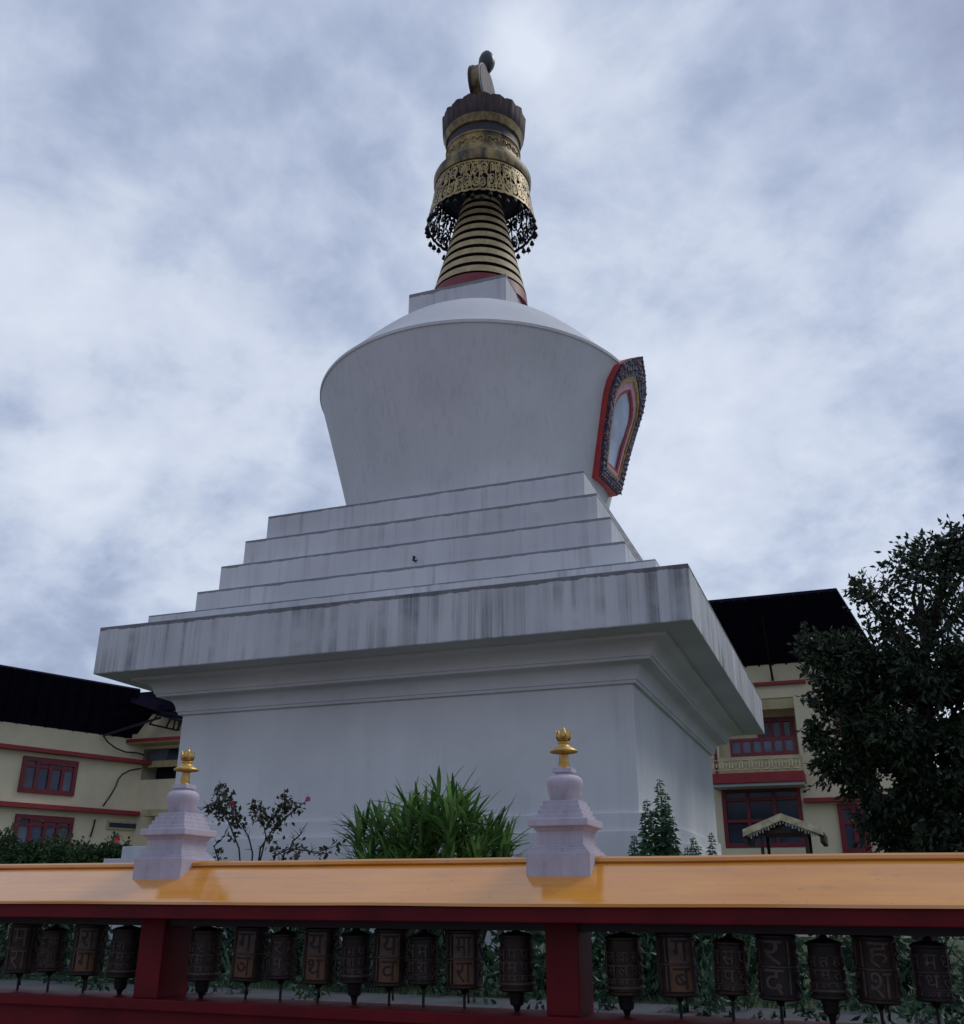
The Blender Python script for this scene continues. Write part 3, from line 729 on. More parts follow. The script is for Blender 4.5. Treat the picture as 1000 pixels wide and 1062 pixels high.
# palm clump
def palm():
    Y = 11.8; base = at(450, 940, Y); base.z = GZ
    root = empty('palm_clump', base, 'bushy green palm clump with spiky leaves in front of stupa wall', 'palm')
    lb = MB(); sb = MB()
    heads = [(372, 848, 1.), (392, 840, 1.), (415, 845, 1.), (402, 868, .9), (435, 832, 1.1), (455, 815, 1.25), (470, 822, 1.2), (440, 858, 1.), (488, 838, 1.1), (505, 848, 1.1), (478, 862, 1.),
             (515, 868, .95), (382, 878, .9), (425, 880, .9), (460, 885, .9), (500, 886, .9), (448, 840, 1.15), (466, 843, 1.1), (424, 850, 1.), (525, 880, .8), (370, 890, .8), (495, 865, 1.)]+[(rnd.uniform(372, 528), rnd.uniform(852, 905), rnd.uniform(.9, 1.15)) for _ in range(14)]+[(378, 846, 1.05), (396, 838, 1.1), (410, 842, 1.05), (388, 862, 1.), (406, 866, 1.), (374, 872, .95), (420, 858, 1.), (398, 884, .95), (418, 888, .95), (515, 850, 1.05), (524, 862, 1.)]+[(rnd.uniform(425, 490), rnd.uniform(822, 860), 1.2) for _ in range(8)]
    for px, py, s in heads:
        Yh = Y+rnd.uniform(-.45, .5); h = at(px, py+22, Yh)
        foot = Vector((base.x+(h.x-base.x)*.4, Yh, GZ-.05))
        sb.tube([foot, foot.lerp(h, .5)+rv(.03), h], [.025, .02, .014], 6)
        out = Vector((h.x-base.x, (Yh-Y)*.6, 0))*.35
        for k in range(24):
            t = k/24; a = k*2.399+rnd.random()*.4
            el = 1.35-1.15*rnd.random()**.8
            d = Vector((math.cos(a)*math.cos(el), math.sin(a)*math.cos(el), math.sin(el)))+out*.6
            d.normalize(); L = s*rnd.uniform(.34, .58); W = .046*s
            p0 = h+Vector((0, 0, -.16+.26*t)); x = d.cross(Vector((0, 0, 1))); x = x.normalized() if x.length > .05 else Vector((1, 0, 0))
            n2 = x.cross(d)
            vs = []; dr = rnd.uniform(.02, .16)
            for q, w in ((0, .35), (.25, .9), (.55, 1.), (.8, .6), (1., .04)):
                c = p0+d*L*q-Vector((0, 0, dr*L*q*q*1.6)); vs += [c-x*W*w*.5+n2*W*.18*w, c, c+x*W*w*.5+n2*W*.18*w]
            fs = []
            for i in range(4): fs += [(3*i, 3*i+1, 3*i+4, 3*i+3), (3*i+1, 3*i+2, 3*i+5, 3*i+4)]
            lb.add(vs, fs, 0, True)
    sb.build('stem', m_leaf_hedge, root); lb.build('foliage', m_leaf_palm, root, fixn=False)
palm()

# rose bush
def rose():
    Y = 10.6; base = at(262, 960, Y); base.z = GZ
    root = empty('rose_bush', base, 'straggly rose bush with bare dark stems and pink blooms beside the palm', 'rose bush')
    sb = MB(); lb = MB(); fb = MB()
    canes = [((262, 930), (248, 880), (238, 855), (228, 830), (228, 812)), ((264, 930), (262, 885), (258, 868), (247, 850), (240, 838)), ((266, 930), (270, 880), (282, 862), (292, 845), (296, 826)),
             ((268, 930), (285, 888), (300, 880), (330, 884), (352, 876)), ((262, 930), (270, 892), (276, 868), (272, 848), (265, 838)), ((270, 930), (295, 885), (312, 878), (325, 885), (345, 885)),
             ((255, 935), (226, 890), (222, 878), (232, 868), (236, 860)), ((284, 862), (292, 852), (303, 842), (312, 835), (321, 829)), ((228, 838), (222, 834), (216, 836), (212, 838), (208, 840)),
             ((300, 884), (304, 872), (309, 868), (312, 865), (314, 860))]
    for c in canes:
        Yo = rnd.uniform(-.15, .15); pts = [at(x, y, Y+Yo*i/4) for i, (x, y) in enumerate(c)]
        if c[0][1] > 920: pts[0] = Vector((base.x+rnd.uniform(-.08, .08), Y, GZ))
        sb.tube(pts, [.013, .011, .009, .006, .004], 5)
        for i in range(2, 5):
            for k in range(3):
                d = rv(.5)+Vector((0, 0, .4)); p = pts[i-1].lerp(pts[i], rnd.random()); sb.tube([p, p+d.normalized()*.05, p+d.normalized()*.10+rv(.01)], [.004, .003, .002], 4)
    def cluster(px, py, rp, n):
        c = at(px, py, Y); k = rp/(F_PX*1.07)*(c-EYE).length
        for _ in range(int(n*1.5)):
            p = c+Vector((rnd.gauss(0, k*.5), rnd.gauss(0, k*.4), rnd.gauss(0, k*.5)))
            lb.leafquad(p, rv()+Vector((0, 0, -.5)), rv().normalized(), .075*rnd.uniform(.7, 1.2), .043)
    for c in ((228, 832, 11, 34), (238, 842, 12, 46), (222, 838, 9, 26), (246, 852, 9, 26), (228, 815, 7, 14), (236, 826, 8, 22), (270, 846, 10, 30), (266, 838, 8, 18), (278, 850, 8, 18), (290, 846, 10, 34), (298, 836, 9, 30), (294, 828, 7, 18), (308, 838, 7, 12), (285, 858, 7, 14), (242, 866, 6, 10), (280, 870, 5, 8), (290, 885, 12, 26), (310, 884, 12, 22), (334, 884, 8, 12), (225, 884, 8, 12), (350, 876, 5, 8)): cluster(*c)
    for px, py in ((320, 829), (241, 834)):
        c = at(px, py, Y-.08); fb = MB()
        for k in range(14):
            d = rv().normalized(); d.y = -abs(d.y); fb.leafquad(c, d, rv().normalized(), .042, .038)
        fb.build('flower', m_pink, root, fixn=False)
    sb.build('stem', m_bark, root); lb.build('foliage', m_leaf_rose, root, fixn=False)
rose()

# upright leafy stem plants
def stem_plant(stems, Y, label, L=.13, W=.05):
    base = at(stems[0][0], 940, Y); base.z = GZ
    root = empty('leafy_plant', base, label, 'plant', 'leafy stem plants by the stupa corner'); sb = MB(); lb = MB()
    for (bx, tx, ty) in stems:
        Yo = Y+rnd.uniform(-.12, .12); t = at(tx, ty, Yo); f = at(bx, 940, Yo); f.z = GZ
        f.x = t.x+(f.x-t.x)*.6
        sb.tube([f, f.lerp(t, .5)+rv(.02), t], [.012, .009, .004], 5)
        n = int((t.z-f.z)/.034)
        for k in range(n):
            q = .25+.75*k/n; p = f.lerp(t, q); wid = 1.25-.85*((q-.25)/.75)**2.2
            for a0 in (0, PI*.67, PI*1.33):
                a = a0+k*1.7+rnd.uniform(-.3, .3)
                d = Vector((math.cos(a), math.sin(a), rnd.uniform(-.15, .45)))
                lb.leafquad(p, d, (Vector((-d.x*.6, -.75, .45))+rv(.35)).normalized(), L*wid*rnd.uniform(.9, 1.3), W*wid*1.25, 0, .12, .25)
    sb.build('stem', m_bark, root); lb.build('foliage', m_leaf_lily, root, fixn=False)
stem_plant([(684, 684, 808), (690, 690, 822), (672, 671, 829), (694, 698, 846), (680, 677, 840), (686, 688, 835), (668, 668, 842)], 11.6, 'tall leafy plant rising in front of the stupa corner, right of the miniature stupa', .125, .052)
stem_plant([(659, 658, 866), (656, 655, 872)], 11.4, 'short leafy plant left of the tall leafy stems', .10, .045)
stem_plant([(719, 719, 868), (714, 713, 878), (724, 724, 876)], 11.5, 'low rounded leafy plant right of the tall leafy stems', .10, .05)
stem_plant([(738, 738, 863)], 11.5, 'single short leafy stem beside the far corner of the stupa', .10, .042)

# planting bed seen through the bays
bed = MB()
for i in range(120):
    X = rnd.uniform(-12., 1.6); Y = rnd.uniform(10.1, 12.6)
    if X > -2.8 and X < 1.5: dens = 1.0
    else: dens = .8
    h = rnd.uniform(.35, 1.25)
    c = Vector((X, Y, GZ+h*.5)); Lf = rnd.choice((.08, .11, .16))
    clump_leaves(bed, c, (rnd.uniform(.25, .5), .35, h*.5), int(150*dens), Lf, Lf*.5, .15, .3, .6)
for i in range(46):
    X = rnd.uniform(-8.6, .9) if i % 3 else rnd.uniform(-1.9, .9); Y = rnd.uniform(8.3, 9.7)
    clump_leaves(bed, (X, Y, GZ+.16), (.2, .2, .16), 45, .085, .045, .1, .3, .6)
for i in range(170):     # arching blades
    X = rnd.uniform(-13., 2.2); Y = rnd.uniform(10.0, 12.0); p = Vector((X, Y, GZ))
    for k in range(5):
        a = rnd.random()*6.28; bed.leafquad(p, Vector((math.cos(a)*.5, math.sin(a)*.5, 1)), rv().normalized(), rnd.uniform(.3, .9), .035, 0, .1, .2)
o = bed.build('planting_bed', m_leaf_bed, None, fixn=False)
tag(o, 'leafy green planting bed seen between the prayer wheels', 'plants', kind='stuff')
gr = MB()
for i in range(5000):
    X = rnd.uniform(-13.5, 3.); Y = rnd.choice((rnd.uniform(9.72, 10.1), rnd.uniform(7.2, 7.6), rnd.uniform(9.75, 11.)))
    a = rnd.random()*6.28; gr.leafquad((X, Y, GZ), Vector((math.cos(a)*.5, math.sin(a)*.5, 1)), rv().normalized(), rnd.uniform(.05, .13), .012)
tag(gr.build('grass', m_leaf_bed, None, fixn=False), 'short grass edging the paved path', 'grass', kind='stuff')

# ------------------------------------------------------------------ right building (faces the same way as the stupa front)
BY = 33.
def rb(px, py, Y=BY): return at(px, py, Y)
rbd = empty('cream_building', Vector((at(820, 900, BY).x, BY, GZ)), 'cream building with red balcony and dark roof behind the tree at right', 'building')
def rect(b, x0, y0, x1, y1, Y, d0, d1, mi=0):
    """box on a -Y facing plane from two image corners (top-left, bottom-right); d = distance in front of it"""
    p, q = at(x0, y0, Y), at(x1, y1, Y); b.box(p.x, q.x, Y-d1, Y-d0, q.z, p.z, mi); return p.x, q.x, q.z, p.z
xl = at(600, 800, BY).x; xr = at(960, 800, BY).x; xu = at(903, 700, BY).x
zroof = at(815, 688, BY).z
# wall with a deep balcony recess: built as piers and bands
rx0, rx1 = at(744, 760, BY).x, at(827, 760, BY).x
z_top, z_bot = at(800, 724, BY).z, at(800, 789, BY).z
wx0, wx1 = at(750, 845, BY).x, at(833, 845, BY).x
wz1, wz0 = at(800, 816, BY).z, at(800, 879, BY).z
b = MB()
b.box(xl, rx0, BY, BY+.3, z_bot, z_top); b.box(rx1, xr, BY, BY+.3, z_bot, z_top)
b.box(xl, xu, BY, BY+.3, z_top, zroof+.6)
b.box(xl, xr, BY, BY+.3, wz1, z_bot)
b.box(xl, wx0, BY, BY+.3, wz0, wz1); b.box(wx1, xr, BY, BY+.3, wz0, wz1)
b.box(xl, xr, BY, BY+.3, GZ, wz0)
b.box(xr-.3, xr, BY+.3, BY+9, GZ, z_top); b.box(xl, xl+.3, BY+.3, BY+9, GZ, zroof+1.2); b.box(xl, xu, BY+9, BY+9.3, GZ, zroof+1.2); b.box(xu-.3, xu, BY+.3, BY+9, z_top, zroof+.8); b.box(xl, xr, BY+.3, BY+9, z_top-.1, z_top-.004)
b.box(rx0-.2, rx1+.2, BY+1.1, BY+1.25, z_bot, z_top+.0); b.box(rx0-.2, rx0, BY+.3, BY+1.1, z_bot, z_top); b.box(rx1, rx1+.2, BY+.3, BY+1.1, z_bot, z_top)
b.build('wall', m_cream, rbd)
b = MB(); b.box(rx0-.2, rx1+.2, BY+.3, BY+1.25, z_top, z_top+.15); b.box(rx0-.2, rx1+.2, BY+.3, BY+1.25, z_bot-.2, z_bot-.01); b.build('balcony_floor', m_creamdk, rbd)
# red string courses
b = MB(); b.box(xl, at(836, 709, BY).x, BY-.18, BY, at(810, 710.5, BY).z, at(810, 707.3, BY).z); b.build('string_course', m_redtrim, rbd)
b = MB(); b.box(at(834, 830, BY).x, xr, BY-.35, BY, at(850, 831.5, BY-.35).z, at(850, 827.2, BY-.35).z); b.build('string_course', m_redtrim, rbd)
# door inside the recess
def window(parent, x0, x1, z0, z1, Y, vs, hs, mf, mp, depth=.10, fw=.09, name='window'):
    b = MB()
    b.box(x0, x0+fw, Y-depth, Y, z0, z1); b.box(x1-fw, x1, Y-depth, Y, z0, z1); b.box(x0+fw, x1-fw, Y-depth, Y, z1-fw, z1); b.box(x0+fw, x1-fw, Y-depth, Y, z0, z0+fw)
    for t in vs: x = x0+(x1-x0)*t; b.box(x-fw*.4, x+fw*.4, Y-depth+.01, Y, z0+fw, z1-fw)
    for t in hs: z = z0+(z1-z0)*t; b.box(x0+fw, x1-fw, Y-depth+.02, Y, z-fw*.38, z+fw*.38)
    f = b.build(name, mf, parent, .006)
    b = MB(); b.box(x0+fw, x1-fw, Y-.03, Y-.02, z0+fw, z1-fw); b.build('pane', mp, f)
    return f
dx0, dx1 = at(786, 760, BY+1.1).x, at(825, 760, BY+1.1).x
window(rbd, dx0, dx1, z_bot, z_top-.45, BY+1.1, (.36, .66), (.55, .28), m_fr, m_pane, .12, .16, 'balcony_door')
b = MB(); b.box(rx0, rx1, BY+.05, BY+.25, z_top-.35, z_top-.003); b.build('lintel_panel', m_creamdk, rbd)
# balcony front: lattice panel, red rail, red ledge
YB = BY-.9
bx0, bx1 = at(738, 790, YB).x, at(831, 790, YB).x
zl0, zl1 = at(790, 801, YB).z, at(790, 784, YB).z
b = MB(); b.box(bx0, bx1, YB, YB+.10, zl0, zl1); b.box(bx1-.1, bx1, YB+.10, BY, zl0, zl1); bal = b.build('balcony_front', m_creamdk, rbd)
b = MB()
for k in range(9):
    x = bx0+(bx1-bx0)*(k+.5)/9; w = (bx1-bx0)/9*.36
    for dx, dz, hx, hz in ((0, .34, w, .018), (0, -.34, w, .018), (-w, 0, .018, .2), (w, 0, .018, .2), (0, 0, w*.55, .018), (0, 0, .018, .14)):
        zc = (zl0+zl1)/2; sc = (zl1-zl0)*.9
        b.box(x+dx-hx, x+dx+hx, YB-.03, YB, zc+dz*sc-hz*sc, zc+dz*sc+hz*sc)
b.build('lattice', m_cream, bal)
b = MB(); b.box(bx0-.05, bx1+.05, YB-.15, BY, at(790, 812, YB).z, zl0-.003); b.build('balcony_ledge', m_redtrim, rbd, .02)
b = MB(); b.box(bx0-.05, bx1+.02, YB-.05, BY, at(790, 815, YB).z, at(790, 812, YB).z-.003); b.build('ledge_soffit', m_block, rbd)
zr1 = at(790, 765, YB).z; rxs = at(757, 775, YB).x
b = MB()
b.box(rxs, bx1-.1, YB+.02, YB+.10, zr1-.09, zr1); b.box(rxs, bx1-.1, YB+.02, YB+.10, zl1+.002, zl1+.12)
n = 6
for k in range(n+1):
    x = rxs+(bx1-.1-rxs-.08)*k/n; b.box(x, x+.08, YB+.02, YB+.09, zl1+.12, zr1-.09)
b.build('railing', m_fr, rbd)
b = MB(); b.box(rxs, bx1-.1, YB+.055, YB+.065, zl1+.12, zr1-.09); b.build('railing_panel', m_curtain, rbd)
b = MB(); p = at(741, 786, YB); b.box(p.x, p.x+.09, YB-.02, YB+.08, zl0, at(741, 776, YB).z); b.build('railing_post', m_fr, rbd)
# big window below, door, upper window in the tree
window(rbd, wx0, wx1, wz0, wz1, BY+.12, (.33, .66), (.44, .80), m_fr, m_pane, .14, .13)
p, q = at(868, 834, BY), at(905, 886, BY); window(rbd, p.x, q.x, q.z, p.z, BY-.0, (.55,), (.62,), m_fr, m_pane, .10, .16, 'door')
p, q = at(862, 716, BY), at(905, 762, BY); window(rbd, p.x, q.x, q.z, p.z, BY-.0, (.5,), (.6,), m_fr, m_pane, .10, .14)
# roof: dark sheet rising out over the facade
def sheet(b, quad, th, ribs=0, mi=0):
    a, c, d, e = [Vector(p) for p in quad]; n = (c-a).cross(e-a).normalized()
    if n.z < 0: n = -n
    up = n*th
    b.add([a, c, d, e, a+up, c+up, d+up, e+up], [(0, 1, 2, 3), (7, 6, 5, 4), (0, 4, 5, 1), (1, 5, 6, 2), (2, 6, 7, 3), (3, 7, 4, 0)], mi)
    for k in range(ribs):
        t = (k+.5)/ribs; s0, s1 = a.lerp(c, t), e.lerp(d, t); b.bar(s0-n*.03, s1-n*.03, .06, .05, mi)
YE = BY-2.6
b = MB()
oe0, oe1 = at(560, 644, YE), at(868, 612.5, YE)
oe0.z = oe1.z
wj0, wj1 = at(560, 688, BY), at(912, 688, BY); wj0.z = wj1.z = zroof
sheet(b, (oe0, oe1, wj1, wj0), .12, 26)
back = Vector((0, 9.5, 1.0))
roof = b.build('roof', m_roof, rbd)
b = MB(); sheet(b, (wj0+Vector((0, .3, .10)), wj1+Vector((0, .3, .10)), wj1+back, wj0+back), .12); b.build('roof', m_roof, rbd)
b = MB()
e2 = at(868, 612.5, YE); mid = at(888, 650, BY-1.2); sheet(b, (e2+Vector((0.02, 0, -.02)), mid, at(915, 690, BY-.02), wj1+Vector((-.3, -.02, 0))), .10); b.build('roof', m_roof, rbd)
b = MB()
for px in (757, 800, 843):
    a = at(px, 690, BY); a.y -= .02; c = Vector((a.x, YE+.7, zroof+(oe1.z-zroof)*.73)); b = MB(); b.bar(a-Vector((0, 0, .5)), c, .07); b.build('roof_bracket', m_iron, rbd)

# ------------------------------------------------------------------ left building (long facade runs away behind the stupa)
LP = at(148, 790, 46.)
LA = R(21); LD = Vector((math.sin(LA), math.cos(LA), 0)); LN = Vector((math.cos(LA), -math.sin(LA), 0))
def lb_(px, py, out=0.):
    """point on the facade plane (moved out by a distance) -> (u along facade, z)"""
    p = hit(px, py, LP+LN*out, LN); return (p-LP).dot(LD), p.z
def lw(u, z, out): 
    p = LP+LD*u+LN*out; return Vector((p.x, p.y, z))
lbd = empty('cream_building', Vector((LP.x, LP.y, GZ)), 'cream building with red framed windows and black roof, left of the stupa', 'building')
def lbox(b, u0, u1, z0, z1, o0, o1, mi=0):
    b.add([lw(u, z, o) for z in (z0, z1) for u, o in ((u0, o0), (u1, o0), (u1, o1), (u0, o1))], [(0, 3, 2, 1), (4, 5, 6, 7), (0, 1, 5, 4), (1, 2, 6, 5), (2, 3, 7, 6), (3, 0, 4, 7)], mi)
U0, U1 = -24., 0.
zt_wall = lb_(60, 756)[1]; ztr1 = lb_(60, 779)[1]; ztr0 = lb_(60, 784)[1]; zlr1 = lb_(60, 836)[1]; zlr0 = lb_(60, 841)[1]
wa = lb_(24, 785)[0], lb_(81, 790)[0]; wz = lb_(53, 824)[1], lb_(53, 787)[1]
wb = lb_(16, 845)[0], lb_(76, 850)[0]; wzb = lb_(45, 886)[1], lb_(45, 846)[1]
b = MB(); lbox(b, U0, U1, GZ, zt_wall+1.6, -8, 0); b.build('wall', m_cream, lbd)
b = MB(); lbox(b, U0, .3, ztr1-.20, ztr1, .0, .45); b.build('string_course', m_redtrim, lbd)
b = MB(); lbox(b, U0, .0, zlr1-.22, zlr1, .0, .45); b.build('string_course', m_redtrim, lbd)
def lwin(u0, u1, z0, z1):
    fw = .22; b = MB()
    lbox(b, u0, u0+fw, z0, z1, .0, .14); lbox(b, u1-fw, u1, z0, z1, .0, .14); lbox(b, u0+fw, u1-fw, z1-fw, z1, .0, .14); lbox(b, u0+fw, u1-fw, z0, z0+fw, .0, .14)
    W = u1-u0; H = z1-z0
    for t in (.27, .51, .74): lbox(b, u0+W*t-.09, u0+W*t+.09, z0+fw, z1-fw, .0, .12)
    lbox(b, u0+fw, u1-fw, z0+H*.74-.07, z0+H*.74+.07, .0, .11)
    lbox(b, u0+W*.27+.09, u1-fw, z1-fw-.10, z1-fw, .02, .15)
    f = b.build('window', m_fr, lbd)
    b = MB(); lbox(b, u0+fw, u1-fw, z0+fw, z1-fw, .015, .03); b.build('pane', m_pane, f)
    b = MB(); lbox(b, u0+fw, u0+W*.27-.09, z0+fw, z0+H*.74-.07, .035, .05); b.build('curtain', m_curtain, f)
    b = MB(); lbox(b, u0+W*.74+.09, u1-fw, z0+fw, z0+H*.74-.07, .035, .05); b.build('curtain', m_curtain, f)
lwin(wa[0], wa[1], wz[0], wz[1]); lwin(wb[0], wb[1], wzb[0], wzb[1])
lwin(wa[0]-9, wa[1]-9, wz[0], wz[1]); lwin(wb[0]-9, wb[1]-9, wzb[0], wzb[1])
# low dark window at the corner
u0, z1 = lb_(111, 851); u1, z0 = lb_(147, 862)
b = MB(); lbox(b, u0, u1+.05, z0, z1, .0, .10); f = b.build('window', m_creamdk, lbd)
b = MB(); lbox(b, u0+.1, u1-.02, z0+.1, z1-.1, .09, .115); b.build('pane', m_pane, f)
# wing facing the court
WYL = LP.y+.01
def wbox(b, x0, y0, x1, y1, d0, d1, mi=0):
    p, q = at(x0, y0, WYL), at(x1, y1, WYL); b.box(p.x, q.x, WYL-d1, WYL-d0, q.z, p.z, mi)
p, q = at(149, 740, WYL), at(300, 740, WYL)
b = MB()
zA, zB, zC = at(170, 776, WYL).z, at(170, 808, WYL).z, at(170, 845, WYL).z
b.box(LP.x-.8, q.x, WYL, WYL+.4, zA, zt_wall+1.7); b.box(LP.x-.8, q.x, WYL, WYL+.4, GZ, zB); b.box(LP.x-.8, LP.x-.25, WYL, WYL+2.2, zB, zA)
b.build('wall', m_cream, lbd)
b = MB(); b.box(LP.x-.25, q.x, WYL+1.6, WYL+1.8, zB-.6, zA+2.); b.box(LP.x-.25, q.x, WYL+.4, WYL+1.6, zA+.001, zA+.1); b.box(LP.x-.25, q.x, WYL+.4, WYL+1.6, zB-.2, zB-.1); f = b.build('loggia', m_dark, lbd)  # recess lined in near-black, shade put into the colour
b = MB(); wbox(b, 152.5, 777.5, 170, 788.5, -.35, -.28); b.build('pane', m_curtain, f)
b = MB(); wbox(b, 172, 777.5, 200, 788.5, -.35, -.28); b.build('pane', m_pane, f)
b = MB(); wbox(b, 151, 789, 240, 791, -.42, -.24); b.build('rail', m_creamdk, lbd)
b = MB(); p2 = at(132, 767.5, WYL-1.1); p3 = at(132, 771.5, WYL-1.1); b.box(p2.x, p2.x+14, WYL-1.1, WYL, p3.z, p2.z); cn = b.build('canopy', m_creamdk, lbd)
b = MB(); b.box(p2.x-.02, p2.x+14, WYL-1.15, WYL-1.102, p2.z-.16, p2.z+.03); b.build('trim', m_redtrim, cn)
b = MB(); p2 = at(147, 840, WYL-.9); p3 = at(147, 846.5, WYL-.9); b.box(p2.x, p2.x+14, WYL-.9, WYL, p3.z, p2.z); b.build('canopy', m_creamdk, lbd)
# roof sheets
OUT = 2.4
ua, za = lb_(146, 716, OUT); ul, zl = lb_(0, 691.5, OUT)
b = MB()
A = lw(U0, za, OUT); B = lw(ua, za, OUT); Cc = lw(lb_(137, 764)[0], zt_wall, 0); D = lw(U0, zt_wall, 0)
sheet(b, (A, B, Cc, D), .14, 30); rf = b.build('roof', m_roof, lbd)
b = MB(); u2, z2 = lb_(168, 728.5, 1.6); u3, z3 = lb_(146, 719.5, 1.9)
sheet(b, (lw(ua-.3, za-.25, OUT-.3), lw(u2, z2, 1.6), lw(u2-.4, zt_wall+.1, -.2), lw(lb_(106, 761)[0], zt_wall-.02, .05)), .1)
b.bar(lw(ua-.3, za-.35, OUT-.35), lw(u2, z2-.28, 1.6), .06, .62); b.build('roof', m_roof, lbd)
b = MB(); sheet(b, (D+Vector((0, 0, .2)), Cc+Vector((0, 0, .2)), lw(0, zt_wall+1.8, -8.4), lw(U0, zt_wall+1.8, -8.4)), .12); b.build('roof', m_roof, lbd)
b = MB(); b.bar(lw(lb_(106, 761)[0], zt_wall-.05, .25), lw(u2, za-1.15, 1.7), .13); b.build('roof_strut', m_iron, lbd)
b = MB(); b.box(LP.x-.6, LP.x+14, WYL-.3, WYL+6, zt_wall+1.6, zt_wall+2.75); b.build('roof', m_roof, lbd)
# truss awning at the wing
b = MB()
t0, t1 = at(164, 741, WYL-1.), at(188, 748, WYL-1.)
t2 = at(155, 751, WYL-1.); t3 = at(184, 757.5, WYL-1.)
b.bar(t0, t1, .12); b.bar(t2, t3, .10); b.bar(t2, t0, .07); b.bar(t3, t1, .10)
for s0, s1 in ((.3, .55), (.55, .75), (.75, .9)): b.bar(t0.lerp(t1, s1), t2.lerp(t3, s0+.3), .07)
aw = b.build('truss', m_iron, lbd)
b = MB(); sheet(b, (t0+Vector((-.6, 0, .10)), t1+Vector((.1, 0, .10)), t1+Vector((.1, 2.2, .75)), t0+Vector((-.6, 2.2, .75))), .1); b.build('awning', m_roof, lbd)
# cables sagging along the facade
def cable(pts, out=.32):
    b = MB(); P = []
    for x, y in pts: u, z = lb_(x, y, out); P.append(lw(u, z, out))
    b.tube(P, .045, 5); return b.build('cable', m_cable, lbd)
cable(((107, 763), (112, 770), (120, 776), (130, 780), (143, 781), (149, 783)))
cable(((107, 836), (114, 826), (120, 816), (123, 808), (127, 803), (135, 799), (146, 797)))
cable(((94, 868), (97, 858), (99, 850)), .1)
# ------------------------------------------------------------------ little roofed shelter
GYp = 14.6
pl, pr_, pk = at(772, 862, GYp), at(852, 862, GYp), at(811, 845, GYp)
sh_ = empty('roofed_shelter', Vector((pk.x, GYp+.5, GZ)), 'small open shelter with gold edged gable roof below the big window', 'shelter')
ze, zp = pl.z, pk.z; dpt = 1.2; hw = (pr_.x-pl.x)/2; cxp = (pl.x+pr_.x)/2
def gable(b, y0, y1, h0, zoff, t, mi=0, cur=.0):
    n = 8; top = []; bot = []
    for i in range(n+1):
        s = -1+2*i/n; zz = ze+(zp-ze)*(1-abs(s))+cur*(abs(s)**3)+zoff
        top.append((cxp+s*h0, zz)); bot.append((cxp+s*h0, zz-t))
    vs = [(x, y, z) for y in (y0, y1) for x, z in top+bot]; m_ = n+1; k = 2*m_
    fs = []
    for i in range(n):
        fs += [(i, i+1, k+i+1, k+i), (m_+i, k+m_+i, k+m_+i+1, m_+i+1), (i, m_+i, m_+i+1, i+1), (k+i, k+i+1, k+m_+i+1, k+m_+i)]
    fs += [(0, k, k+m_, m_), (n, m_+n, k+m_+n, k+n)]
    b.add(vs, fs, mi)
b = MB(); gable(b, GYp+.04, GYp+dpt, hw, 0, .05); b.build('roof', m_wood, sh_)
b = MB(); gable(b, GYp-.02, GYp+.04, hw*1.04, .020, .095); b.build('bargeboard', m_straw, sh_)
b = MB(); gable(b, GYp+.0, GYp+.035, hw*.92, -.066, .012)
for k in range(22):
    s = -.9+1.8*k/21; zz = ze+(zp-ze)*(1-abs(s))-.072
    b.box(cxp+s*hw*.92-.010, cxp+s*hw*.92+.010, GYp+.005, GYp+.03, zz-.05*(1-.3*(k % 2)), zz)
b.build('fringe', m_fringe, sh_)
for sx in (-1, 1):
    b = MB(); b.box(cxp+sx*hw-.03, cxp+sx*hw+.03, GYp+.05, GYp+dpt, ze-.16, ze-.03); b.build('eave_board', m_wood, sh_)
b = MB(); b.box(cxp-hw*.62, cxp+hw*.62, GYp+.10, GYp+dpt-.1, ze-.03, ze+.02); b.build('ceiling', m_wood, sh_)
for sx in (-1, 1):
    for y in (GYp+.12, GYp+dpt-.12):
        b = MB(); b.box(cxp+sx*hw*.58-.022, cxp+sx*hw*.58+.022, y-.022, y+.022, GZ, ze-.02); b.build('post', m_wood, sh_)
b = MB(); b.box(cxp-hw*.6, cxp+hw*.6, GYp+.1, GYp+dpt-.1, at(811, 888, GYp).z-.06, at(811, 886, GYp).z); b.build('table', m_wood, sh_)

# ------------------------------------------------------------------ sky and light
SUN_DIR = Vector((math.sin(R(44))*math.cos(R(50)), math.cos(R(44))*math.cos(R(50)), math.sin(R(50))))
w = bpy.data.worlds.new('World'); scene.world = w; w.use_nodes = True
nt = w.node_tree; N = nt.nodes; Lk = nt.links
bg = N['Background']; STR = .1; bg.inputs['Strength'].default_value = STR
sky = N.new('ShaderNodeTexSky'); sky.sky_type = 'NISHITA'; sky.sun_disc = False
sky.sun_elevation = math.asin(SUN_DIR.z); sky.sun_rotation = math.atan2(SUN_DIR.x, SUN_DIR.y)
tc = N.new('ShaderNodeTexCoord')
def math_(op, a, b=None, c=None):
    m = N.new('ShaderNodeMath'); m.operation = op
    for i, v in enumerate((a, b, c)):
        if v is None: continue
        if isinstance(v, (int, float)): m.inputs[i].default_value = v
        else: Lk.new(v, m.inputs[i])
    return m.outputs[0]
nrm = N.new('ShaderNodeVectorMath'); nrm.operation = 'NORMALIZE'; Lk.new(tc.outputs['Generated'], nrm.inputs[0])
sep = N.new('ShaderNodeSeparateXYZ'); Lk.new(nrm.outputs[0], sep.inputs[0])
zz = math_('ADD', math_('MAXIMUM', sep.outputs[2], 0.), .42)
cx_ = math_('DIVIDE', sep.outputs[0], zz); cy_ = math_('DIVIDE', sep.outputs[1], zz)
